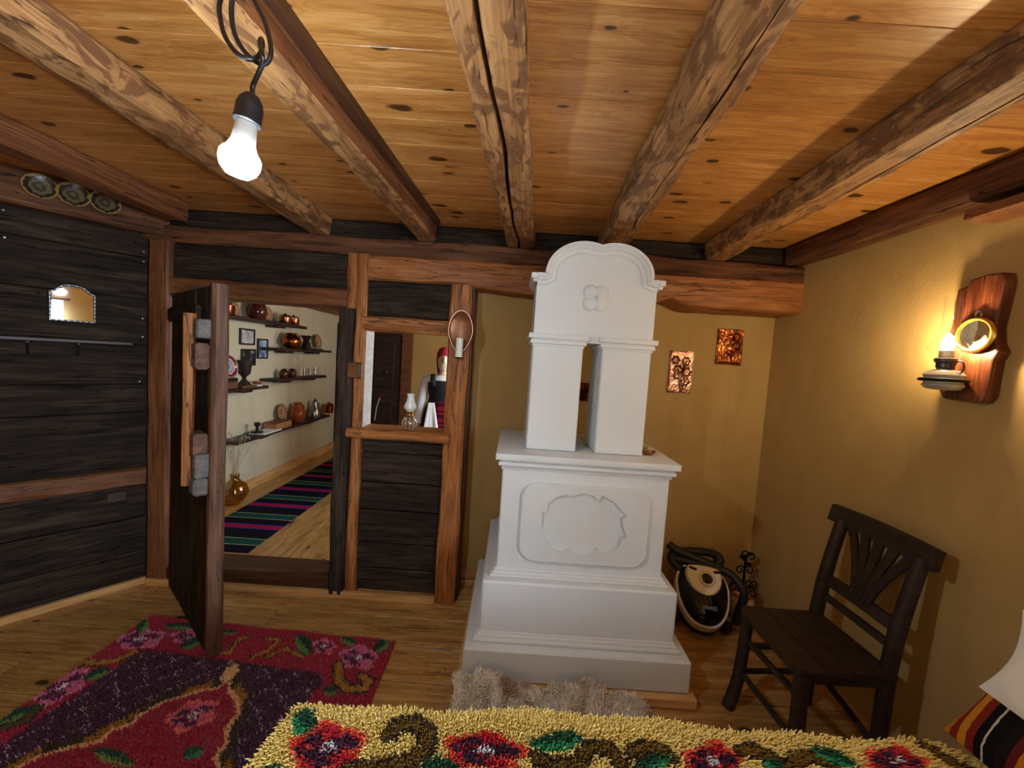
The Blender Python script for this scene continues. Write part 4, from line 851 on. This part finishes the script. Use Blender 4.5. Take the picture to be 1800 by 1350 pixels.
# ------------------------------------------------------------------ mannequin in folk costume
mn = thing('mannequin', 'mannequin in red headscarf, white blouse and black bodice seen through the hatch', 'mannequin', (-.69, 4.0, FZ), R(8))
b = MB()
def loft(mb, rows, n=20):
    vs = []; fs = []
    for z, rx, ry, cx_, cy_ in rows:
        for k in range(n): a = 2*PI*k/n; vs.append((cx_+rx*math.cos(a), cy_+ry*math.sin(a), z))
    for i in range(len(rows)-1):
        for k in range(n): l = (k+1) % n; fs.append((i*n+k, i*n+l, (i+1)*n+l, (i+1)*n+k))
    fs += [tuple(range(n-1, -1, -1)), tuple((len(rows)-1)*n+k for k in range(n))]; return mb.add(vs, fs)
H0 = 1.225                                                     # chin height above floor
loft(b, [(.70, .13, .10, 0, 0), (.80, .155, .105, 0, 0), (.90, .13, .095, 0, 0), (.97, .115, .085, 0, 0), (1.05, .135, .10, 0, -.01), (1.11, .15, .10, 0, -.01), (1.155, .13, .08, 0, 0), (1.18, .07, .06, 0, .005), (1.20, .045, .048, 0, 0), (1.25, .042, .045, 0, 0), (1.27, .05, .06, 0, -.015)])
loft(b, [(1.225, .02, .02, 0, -.06), (1.24, .045, .05, 0, -.035), (1.28, .062, .075, 0, -.015), (1.34, .072, .085, 0, -.005), (1.40, .068, .080, 0, 0), (1.435, .045, .055, 0, .005), (1.45, .01, .01, 0, .005)])
b.tube([(0, -.088, 1.36), (0, -.104, 1.315), (0, -.088, 1.305)], [.008, .014, .008], 8)   # nose
b.tube([(-.02, -.082, 1.28), (.02, -.082, 1.28)], .007, 6)                                 # lips
for s_ in (-1, 1):
    b.tube([(s_*.12, 0, 1.135), (s_*.165, .005, 1.11), (s_*.195, 0, .98), (s_*.215, -.02, .86), (s_*.23, -.055, .74), (s_*.232, -.065, .70)], [.04, .042, .036, .03, .022, .020], 12)
    b.tube([(s_*.232, -.065, .71), (s_*.234, -.075, .665), (s_*.232, -.08, .64)], [.018, .026, .022], 10, .55)
    for f_ in range(4): b.tube([(s_*.232, -.098+.013*f_, .645), (s_*.234, -.100+.012*f_, .605), (s_*.228, -.100+.011*f_, (.575, .565, .568, .585)[f_])], [.0085, .008, .006], 6)
    b.tube([(s_*.232, -.09, .68), (s_*.225, -.115, .65), (s_*.222, -.118, .625)], [.010, .009, .007], 6)
for s_ in (-1, 1): b.tube([(s_*.08, 0, .74), (s_*.08, -.01, .42), (s_*.075, 0, .09), (s_*.075, -.02, .03), (s_*.078, -.12, .02)], [.08, .05, .032, .03, .022], 12)
bo = b.build('body', M['skin'], mn, smooth=True); rm = bo.modifiers.new('r', 'REMESH'); rm.mode = 'VOXEL'; rm.voxel_size = .0065; rm.use_smooth_shade = True
mb = MB(); loft(mb, [(1.13, .050, .012, 0, .075), (1.20, .068, .045, 0, .045), (1.28, .078, .075, 0, .022), (1.34, .082, .088, 0, .012), (1.40, .078, .090, 0, 0), (1.445, .055, .065, 0, 0), (1.465, .012, .012, 0, 0)])
mb.build('headscarf', M['red_cloth'], mn, smooth=True)
mb = MB(); loft(mb, [(.93, .132, .10, 0, 0), (.99, .128, .098, 0, 0), (1.06, .148, .115, 0, -.01), (1.12, .156, .112, 0, -.01), (1.165, .125, .085, 0, 0), (1.178, .085, .072, 0, .003)]); mb.build('blouse', M['white_cloth'], mn, smooth=True)
for s_ in (-1, 1): MB().tube([(s_*.115, 0, 1.148), (s_*.17, .005, 1.115), (s_*.198, 0, .98), (s_*.218, -.02, .86), (s_*.234, -.055, .75), (s_*.236, -.062, .70)], [.046, .054, .050, .044, .040, .052], 14).build('sleeve', M['white_cloth'], mn, smooth=True)
mb = MB(); loft(mb, [(.90, .142, .108, 0, 0), (.97, .134, .104, 0, 0), (1.05, .152, .121, 0, -.01), (1.10, .156, .119, 0, -.01), (1.13, .150, .112, 0, -.008)]); mb.build('bodice', M['black_cloth'], mn, smooth=True)
for s_ in (-1, 1): MB().tube(smooth_path([(s_*.088, -.125, 1.08), (s_*.098, -.105, 1.14), (s_*.103, -.04, 1.178), (s_*.105, .04, 1.17), (s_*.098, .10, 1.08)], 4), .024, 8, .35).build('bodice_strap', M['black_cloth'], mn, smooth=True)
vs = []; fs = []; n = 72
for i, (z, r_) in enumerate(((.93, .135), (.85, .17), (.60, .22), (.30, .27), (.10, .30))):
    for k in range(n): a = 2*PI*k/n; rr = r_*(1+.05*i/4*math.cos(a*18)); vs.append((rr*math.cos(a), rr*.85*math.sin(a), z))
for i in range(4):
    for k in range(n): l = (k+1) % n; fs.append((i*n+k, (i+1)*n+k, (i+1)*n+l, i*n+l))
MB().add(vs, fs).build('skirt', M['black_cloth'], mn, smooth=True)
vs = []; fs = []; n = 24
for i, (z, r_) in enumerate(((.92, .142), (.85, .178), (.60, .232), (.30, .284))):
    for k in range(n+1): a = -PI/2-.55+1.35*k/n; rr = r_*(1+.03*i/3*math.cos(a*18)); vs.append((rr*math.cos(a), rr*.87*math.sin(a), z))
for i in range(3):
    for k in range(n): q = i*(n+1)+k; fs.append((q, q+n+1, q+n+2, q+1))
MB().add(vs, fs).build('apron', stripes('skirt_weave', .11, [(0, s2l(60, 12, 24)), (.3, s2l(130, 24, 40)), (.5, s2l(40, 10, 18)), (.62, s2l(120, 22, 36))], 2), mn, smooth=True)
vs = []; fs = []
for j in range(9):
    for i in range(7):
        u = i/6-.5; t = j/8; vs.append((-.10+u*(.06+.11*t)+.02*t, -.150-.11*t-.012*math.cos(i*2.4)*t, .915-.36*t-.14*abs(u-.1)*t*-1-.10*t*(1-abs(u))))
for j in range(8):
    for i in range(6): a = j*7+i; fs.append((a, a+1, a+8, a+7))
o = MB().add(vs, fs).build('kerchief', M['white_cloth'], mn, smooth=True); so = o.modifiers.new('s', 'SOLIDIFY'); so.thickness = .003

# ------------------------------------------------------------------ wool: tufted pile
def np_mesh(name, V, Fq, cols, mat, parent, kind, loc=(0,0,0), smooth=True):
    me = bpy.data.meshes.new(name); k = Fq.shape[1]; nf = len(Fq)
    me.vertices.add(len(V)); me.vertices.foreach_set('co', V.astype(np.float32).ravel()); me.loops.add(nf*k); me.loops.foreach_set('vertex_index', Fq.astype(np.int32).ravel())
    me.polygons.add(nf); me.polygons.foreach_set('loop_start', np.arange(0, nf*k, k, dtype=np.int32)); me.update(calc_edges=True)
    if smooth: me.polygons.foreach_set('use_smooth', np.ones(nf, dtype=bool))
    at = me.attributes.new('Col', 'FLOAT_COLOR', 'POINT'); c4 = np.ones((len(V), 4), np.float32); c4[:, :3] = cols; at.data.foreach_set('color', c4.ravel())
    me.materials.append(mat); me.update(); return link(name, me, parent, loc, (0, 0, 0), kind)
def tufts(name, P, Nn, length, rad, lean, cols, mat, parent, loc=(0,0,0), curl=.4):
    n = len(P); ln = length*RNG.uniform(.75, 1.2, n)[:, None]; ld = RNG.normal(0, 1, (n, 3)); ld[:, 2] *= .3; ld = ld*lean[0]+np.array(lean[1])
    mid = P+Nn*ln*.55+ld*ln*.35; tip = P+Nn*ln*(1-curl*.25)+ld*ln*1.0
    V = np.zeros((n, 7, 3)); a0 = RNG.uniform(0, 6.28, n)
    for k in range(3):
        o = np.stack([np.cos(a0+k*2.094), np.sin(a0+k*2.094), np.zeros(n)], 1)*rad; V[:, k] = P+o; V[:, 3+k] = mid+o*.85
    V[:, 6] = tip; ft = np.array([[0, 1, 4], [0, 4, 3], [1, 2, 5], [1, 5, 4], [2, 0, 3], [2, 3, 5], [3, 4, 6], [4, 5, 6], [5, 3, 6]])
    Fq = (ft[None]+(np.arange(n)*7)[:, None, None]).reshape(-1, 3); C = np.repeat(cols[:, None], 7, 1)
    return np_mesh(name, V.reshape(-1, 3), Fq, C.reshape(-1, 3), mat, parent, 'stuff', loc)
def rgb(*c): return np.array(s2l(*c)[:3])
class Pattern:                                                  # colours painted on flat coordinates; shapes given by photo pixels on plane z
    def __init__(s, P, z, base): s.P = P[:, :2]; s.z = z; s.c = np.tile(rgb(*base), (len(P), 1)); s.n = len(P)
    def q(s, x, y): return onz(x, y, s.z)[:2]
    def uv(s, cx_, cy_, rx, ry, rot=0):
        o = s.q(cx_, cy_); c_, s_ = math.cos(R(rot)), math.sin(R(rot)); a = s.q(cx_+rx*c_, cy_+rx*s_)-o; b_ = s.q(cx_-ry*s_, cy_+ry*c_)-o
        return (np.linalg.inv(np.stack([a, b_], 1)) @ (s.P-o).T)
    def inpoly(s, px, metric=False):
        poly = [p if metric else s.q(*p) for p in px]; x, y_ = s.P.T; ins = np.zeros(s.n, bool); j = len(poly)-1
        for i in range(len(poly)):
            (xi, yi), (xj, yj) = poly[i], poly[j]; c_ = ((yi > y_) != (yj > y_)) & (x < (xj-xi)*(y_-yi)/(yj-yi+1e-12)+xi); ins ^= c_; j = i
        return ins
    def dist(s, px, close=False):
        pts = np.array([s.q(*p) for p in px]); d = np.full(s.n, 9.)
        for i in range(len(pts)-(0 if close else 1)):
            a = pts[i]; b_ = pts[(i+1) % len(pts)]; v = b_-a; t = np.clip(((s.P-a) @ v)/(v @ v+1e-12), 0, 1); d = np.minimum(d, np.linalg.norm(s.P-a-t[:, None]*v, axis=1))
        return d
    def set(s, m, *c): s.c[m] = rgb(*c)
    def flower(s, cx_, cy_, rx, ry, cols, rot=0):
        u, v = s.uv(cx_, cy_, rx, ry, rot); r_ = np.hypot(u, v); th = np.arctan2(v, u); lim = .88+.12*np.cos(5*th+1)
        s.set(r_ < lim, *cols[1]); s.set(r_ < lim*.82, *cols[0])
        s.set((r_ < .8) & (np.abs(np.sin(th*2.5+r_*3)) < .22), *cols[1]); s.set((r_ < .66) & (r_ > .36) & (np.sin(th*3+2) > .25), *cols[2])
        s.set((np.abs(v+.12*np.sin(u*5)) < .16) & (np.abs(u) < .75), *cols[2]); s.set((r_ < .34) & (RNG.random(s.n) < .75), *cols[2]); s.set((np.hypot(u/1.3, v) < .18) & (RNG.random(s.n) < .75), *cols[3])
    def leaf(s, cx_, cy_, rx, ry, rot=0, a=(16, 78, 48), b_=(40, 140, 92)):
        u, v = s.uv(cx_, cy_, rx, ry, rot); m = np.abs(v) < np.clip(1-u*u, 0, 1)**.8; m &= np.abs(u) < 1; s.set(m, *a); s.set(m & (v > .15), *b_)
    def scroll(s, px, wd, a=(112, 84, 14), b_=(52, 32, 12)):
        d = s.dist(px); s.set(d < wd, *b_); s.set(d < wd*.62, *a)
def scatter(x0, x1, y0, y1, sp): 
    gx, gy = np.meshgrid(np.arange(x0, x1, sp), np.arange(y0, y1, sp)); P = np.stack([gx.ravel(), gy.ravel()], 1); return P+RNG.uniform(-.45*sp, .45*sp, P.shape)

# --- red rug
RC = np.array([(-1.835, 2.03), (-.512, 1.965), (-.49, -.02), (-1.86, .02)])
def red_pattern(Q):
    p = Pattern(Q, .012, (156, 16, 46)); F = lambda x, y_: (x/2.5, 1050+y_/2.5)
    PK = ((196, 92, 130), (206, 120, 150), (84, 22, 60), (226, 210, 214))
    purple = [(-1.66, 1.80), (-.80, 1.735), (-.745, 1.68), (-.78, 1.55), (-.80, 1.0), (-.78, .45), (-.745, .32), (-.80, .27), (-1.66, .22), (-1.72, .6), (-1.74, 1.0), (-1.72, 1.4)]
    pm_ = p.inpoly([np.array(a) for a in purple], True); p.set(pm_, 66, 20, 46)
    fx = p.P[:, 0]*.8+p.P[:, 1]*.9; fy = p.P[:, 0]*.9-p.P[:, 1]*.8
    fl_ = pm_ & (((np.abs((fx*9) % 1-.5) < .035) | (np.abs((fy*9) % 1-.5) < .035)) & (RNG.random(p.n) < .42)); p.set(fl_, 166, 140, 160)
    med = [F(*q_) for q_ in ((995, 372), (960, 405), (900, 412), (720, 465), (620, 520), (590, 560), (490, 590), (450, 640), (300, 670), (150, 715), (40, 780), (0, 1100), (930, 1100), (950, 760), (940, 700), (985, 640), (990, 570), (1040, 510), (1030, 450), (1000, 420))]
    ol_ = p.dist(med, True); im = p.inpoly(med)
    p.set(~im & (ol_ < .052) & pm_, 58, 34, 14); p.set(~im & (ol_ < .045) & (np.sin(p.P[:, 0]*34) > .1) & pm_, 150, 98, 20); p.set(~im & (ol_ < .016), 216, 166, 110); p.set(im, 152, 16, 44)
    p.flower(*F(850, 515), 50, 27, ((196, 84, 110), (222, 110, 96), (84, 22, 60), (216, 200, 190)), -22)
    p.leaf(*F(850, 680), 20, 11, -20); p.leaf(*F(500, 700), 42, 14, 20, (20, 64, 36), (120, 140, 60)); p.leaf(*F(1010, 330), 20, 10, -40, (222, 176, 120), (222, 176, 120))
    p.flower(*F(620, 182), 46, 20, PK, -8); p.flower(*F(275, 390), 58, 24, PK, -30); p.flower(*F(1575, 262), 36, 24, PK); p.flower(*F(1425, 215), 22, 15, PK); p.flower(*F(830, 175), 34, 14, PK)
    G = (172, 118, 24)
    p.scroll([F(*q_) for q_ in ((1490, 295), (1490, 370), (1530, 400), (1600, 400), (1625, 370), (1590, 345))], .026, G); p.scroll([F(*q_) for q_ in ((360, 285), (430, 290), (520, 275), (590, 240))], .022, G)
    p.scroll([F(*q_) for q_ in ((1110, 262), (1180, 235), (1230, 185), (1170, 180))], .016, G); p.scroll([F(*q_) for q_ in ((1180, 260), (1250, 225), (1330, 260))], .014, G); p.scroll([F(*q_) for q_ in ((950, 245), (1010, 240), (1045, 190), (1090, 175))], .015, G)
    for a in ((630, 122, 18, 9, -60), (1335, 205, 22, 14, 50), (1530, 190, 16, 8, 20), (1680, 208, 16, 10, -40), (430, 335, 26, 9, -25), (80, 515, 40, 10, -22), (1450, 410, 16, 9, 10), (800, 128, 34, 6, 0), (840, 205, 20, 9, -20), (990, 150, 24, 5, 0)): p.leaf(*F(a[0], a[1]), a[2], a[3], a[4], (18, 60, 40), (96, 132, 60))
    p.scroll([F(*q_) for q_ in ((20, 570), (110, 545), (170, 490))], .02, (80, 60, 30))
    return p.c
def inquad(P, C):
    m = np.ones(len(P), bool)
    for i in range(4): a, b_ = C[i], C[(i+1) % 4]; m &= ((b_[0]-a[0])*(P[:, 1]-a[1])-(b_[1]-a[1])*(P[:, 0]-a[0])) < .012*np.sin(P[:, 0]*17)*np.cos(P[:, 1]*19)*.5
    return m
def mirror_y(P, yc):                                            # the far half is shown; the near half repeats it
    Q = P.copy(); m = Q[:, 1] < yc; Q[m, 1] = 2*yc-Q[m, 1]; return Q
rr_ = thing('wool_rug', 'crimson shaggy wool rug with purple field and pink flowers on the floor', 'rug', (0, 0, 0))
gx, gy = np.meshgrid(np.linspace(0, 1, 90), np.linspace(0, 1, 130)); gx = gx.ravel()[:, None]; gy = gy.ravel()[:, None]
B = (RC[0]*(1-gx)+RC[1]*gx)*(1-gy)+(RC[3]*(1-gx)+RC[2]*gx)*gy
ii = np.arange(129*90).reshape(129, 90)[:, :89].ravel(); Fq = np.stack([ii, ii+90, ii+91, ii+1], 1)
np_mesh('backing', np.column_stack([B, np.full(len(B), .006)]), Fq, red_pattern(mirror_y(B, 1.0)), M['pile'], rr_, None)
P = scatter(-1.9, -.45, .75, 2.08, .0060); P = P[inquad(P, RC)]; cols = red_pattern(mirror_y(P+RNG.normal(0, .004, P.shape), 1.0))*RNG.uniform(.85, 1.15, (len(P), 1)); cols = cols*np.minimum(1.25, .9/cols.max(1))[:, None]
tufts('pile', np.column_stack([P, np.full(len(P), .005)]), np.tile([0, 0, 1.], (len(P), 1)), .016, .0036, (.22, (.05, -.25, 0)), cols, M['pile'], rr_)
# --- daybed and yellow blanket
ZT = .52
db = thing('daybed', 'low wooden daybed under the yellow shaggy blanket', 'bed', (.55, .52, 0))
for x in (-.95, 1.0):
    for y_ in (-.38, .40): MB().box(x-.035, x+.035, y_-.035, y_+.035, 0, .30, .006).build('leg', M['oak_red'], db)
MB().box(-1.0, 1.05, -.44, .46, .26, .36, .008).build('bed_frame', M['oak_red'], db); MB().box(-1.0, 1.06, -.45, .465, .36, ZT-.002, .05).build('mattress', M['white_cloth'], db)
BX0, BX1, BY0, BY1 = -.55, 1.33, .06, 1.0
def bl_h(P):                                                    # blanket lies on the mattress, droops at its rim
    x, y_ = P.T; far = np.clip((y_-(BY1-.03))/.06, 0, 1); lf_ = np.clip((-.42-x)/.13, 0, 1); rt = np.clip((x-1.13)/.22, 0, 1)*np.clip((y_-.6)/.4, 0, 1)
    return ZT+.006+.003*np.sin(x*7+1)*np.cos(y_*6)-.002*far**2-.001*lf_**2
def yel_pattern(Q):
    p = Pattern(Q, ZT+.03, (250, 226, 138)); F = lambda x, y_: (440+x/2.647, 1150+y_/2.647); G = lambda x, y_: (1100+x/2.571, 1150+y_/2.571)
    RD = ((176, 20, 40), (226, 92, 60), (66, 20, 52), (226, 226, 232))
    p.leaf(*F(262, 290), 27, 24, 40); p.flower(*F(365, 405), 72, 55, RD, -10); p.leaf(*F(100, 515), 24, 12, -20)
    p.scroll([F(*q_) for q_ in ((650, 340), (700, 305), (770, 295), (825, 340), (825, 410), (770, 460), (690, 490), (560, 510), (440, 520))], .024)
    p.flower(*F(1090, 425), 80, 40, RD, 4); p.leaf(*F(890, 500), 36, 18, 10); p.leaf(*F(1430, 382), 46, 17, -8)
    p.scroll([F(*q_) for q_ in ((1330, 460), (1420, 500), (1530, 480), (1570, 410), (1660, 410), (1720, 480), (1740, 540))], .021); p.scroll([F(*q_) for q_ in ((1800, 430), (1830, 470))], .019)
    p.scroll([G(*q_) for q_ in ((20, 420), (90, 385), (160, 405), (200, 440))], .019); p.leaf(*G(110, 465), 34, 15, -20); p.flower(*G(385, 455), 56, 40, RD, 0)
    p.scroll([G(*q_) for q_ in ((520, 415), (580, 405), (660, 445), (700, 490))], .019); p.leaf(*G(660, 480), 26, 12, 35); p.scroll([G(*q_) for q_ in ((735, 485), (790, 435), (870, 450), (930, 500))], .020); p.leaf(*G(930, 445), 46, 13, 22)
    p.flower(*G(1205, 465), 62, 30, RD, 6); p.scroll([G(*q_) for q_ in ((1370, 410), (1420, 440), (1480, 480), (1530, 500))], .021)
    return p.c
yb = thing('shaggy_blanket', 'yellow shaggy wool blanket with red flowers and brown scrolls on the daybed', 'blanket', (0, 0, 0))
nx, ny = 150, 76; gx, gy = np.meshgrid(np.linspace(BX0, BX1, nx), np.linspace(BY0, BY1+.03, ny)); B = np.stack([gx.ravel(), gy.ravel()], 1)
ii = np.arange((ny-1)*nx).reshape(ny-1, nx)[:, :nx-1].ravel(); Fq = np.stack([ii, ii+1, ii+nx+1, ii+nx], 1)
def outl(P):                                                    # slightly wavy outline, rounded far corners
    x, y_ = P.T; e = BY1+.03+.012*np.sin(x*5.3)+.006*np.sin(x*17); m = (y_ < e) & (x > BX0+.02*np.sin(y_*7)+.010) & (x < BX1)
    for cx_, sg in ((BX0+.07, -1), (BX1-.20, 1)):
        rr = .07 if sg < 0 else .20; cy_ = e-rr; k = ((x-cx_)*sg > 0) & (y_ > cy_) & (np.hypot(x-cx_, y_-cy_) > rr); m &= ~k
    return m
keep = outl(B); Fk = Fq[keep[Fq].all(1)]
np_mesh('backing', np.column_stack([B, bl_h(B)]), Fk, yel_pattern(mirror_y(B, .55)), M['pile'], yb, None)
P = scatter(BX0, BX1, BY0+.1, BY1+.05, .0050); P = P[outl(P)]; cols = yel_pattern(mirror_y(P+RNG.normal(0, .003, P.shape), .55))*RNG.uniform(.9, 1.1, (len(P), 1)); cols = cols*np.minimum(1.45, .95/cols.max(1))[:, None]
Nn = np.tile([0, 0, 1.], (len(P), 1)); Nn[:, 1] += np.clip((P[:, 1]-(BY1-.02))/.05, 0, 1)*.6; Nn /= np.linalg.norm(Nn, axis=1)[:, None]
tufts('pile', np.column_stack([P, bl_h(P)-.001]), Nn, .030, .0034, (.13, (.03, -.50, 0)), cols, M['pile'], yb)
# --- sheepskin in front of the stove
sk = thing('sheepskin', 'beige and brown sheepskin lying against the foot of the stove', 'sheepskin', (0, 0, 0))
SKP = [(797, 1215), (802, 1195), (835, 1190), (868, 1196), (885, 1206), (920, 1196), (950, 1188), (1000, 1196), (1035, 1203), (1040, 1232), (1062, 1240), (1085, 1222), (1110, 1228), (1135, 1250), (1180, 1285), (1150, 1330), (1000, 1330), (850, 1320), (790, 1300)]
sp_ = Pattern(scatter(-.25, .85, 1.25, 1.78, .0045), .035, (200, 180, 150)); m = sp_.inpoly(SKP)
P = sp_.P[m]; P = P[P[:, 1] < 1.668]
def fur_h(P): return np.array([.050+.062*noise.noise((x*6, y_*7, 2))+.016*noise.noise((x*17, y_*17, 5)) for x, y_ in P])+.045*np.clip((P[:, 1]-1.56)/.10, 0, 1)*(P[:, 0] < .48)
fh = np.maximum(fur_h(P), .008); fn = np.array([noise.noise((x*6, y_*8, 9))+.5*noise.noise((x*15, y_*15, 4)) for x, y_ in P])
k = np.clip((fn-.02)*2.0, 0, 1)[:, None]; cols = (rgb(250, 236, 218)*(1-k)+rgb(192, 158, 132)*k)*RNG.uniform(.8, 1.2, (len(P), 1))
Nn = np.array([[noise.noise((x*24, y_*24, 1))*1.5, noise.noise((x*24, y_*24, 7))*1.5-.35, 1.0] for x, y_ in P]); Nn /= np.linalg.norm(Nn, axis=1)[:, None]
g = scatter(-.25, .85, 1.25, 1.67, .016); gp = Pattern(g, .035, (0, 0, 0)); nxg = len(np.arange(-.25, .85, .016)); g = np.stack([x_.ravel() for x_ in np.meshgrid(np.arange(-.25, .85, .016), np.arange(1.25, 1.668, .016))], 1); gp.P = g; gp.n = len(g); gm = gp.inpoly(SKP)
gh = np.maximum(fur_h(g), .008); ii = np.arange(len(g)).reshape(-1, nxg)[:-1, :-1].ravel(); Fq = np.stack([ii, ii+1, ii+nxg+1, ii+nxg], 1); Fq = Fq[gm[Fq].all(1)]
np_mesh('hide', np.column_stack([g, gh]), Fq, np.tile(rgb(190, 170, 140), (len(g), 1)), M['fur'], sk, None)
tufts('fur', np.column_stack([P, fh-.003]), Nn, .030, .0021, (.22, (0, -.05, 0)), cols, M['fur'], sk)

# ------------------------------------------------------------------ cushions at the wall end of the daybed
def cushion(name, label, A, B_, C_, D_, th, mat, n=18):          # corners: bottom far, bottom near, top far, top near
    A, B_, C_, D_ = map(Vector, (A, B_, C_, D_)); o0 = (A+B_+C_+D_)/4; nrm = ((B_-A).cross(C_-A)).normalized(); vs = []; fs = []
    for sgn in (1, -1):
        for j in range(n+1):
            for i in range(n+1):
                u, v = i/n, j/n; p = (A*(1-u)+B_*u)*(1-v)+(C_*(1-u)+D_*u)*v; b_ = (max(0, 1-(2*u-1)**4)*max(0, 1-(2*v-1)**4))**.6
                pin = 1-.10*(1-(2*v-1)**2)*abs(2*u-1)**2-.0; q = o0+(p-o0)*pin; vs.append(q-o0+nrm*(sgn*th*b_))
    m_ = (n+1)**2
    for s_ in (0, 1):
        for j in range(n):
            for i in range(n):
                a = s_*m_+j*(n+1)+i; f = (a, a+1, a+n+2, a+n+1); fs.append(f if s_ == 0 else f[::-1])
    o = MB().add(vs, fs).build(name, mat, None, tuple(o0), (0, 0, 0), True); tag(o, label, 'cushion'); return o
KS = [(0, s2l(20, 18, 20)), (.16, s2l(196, 186, 176)), (.19, s2l(20, 18, 20)), (.30, s2l(120, 36, 30)), (.42, s2l(190, 128, 34)), (.54, s2l(126, 38, 26)), (.66, s2l(184, 118, 30)), (.76, s2l(96, 28, 36)), (.86, s2l(30, 22, 26))]
cushion('kilim_cushion', 'striped black, gold and rust woven cushion at the end of the daybed', (1.20, 1.0, .60), (1.20, .56, .60), (1.50, 1.04, .95), (1.50, .56, .95), .06, stripes('cushion_weave', .15, KS, 1, off=.35))
cushion('white_cushion', 'plain white cushion leaning on the striped cushion', (1.20, .94, .770), (1.20, .48, .755), (1.30, .955, .965), (1.30, .48, .96), .035, M['white_cloth'])
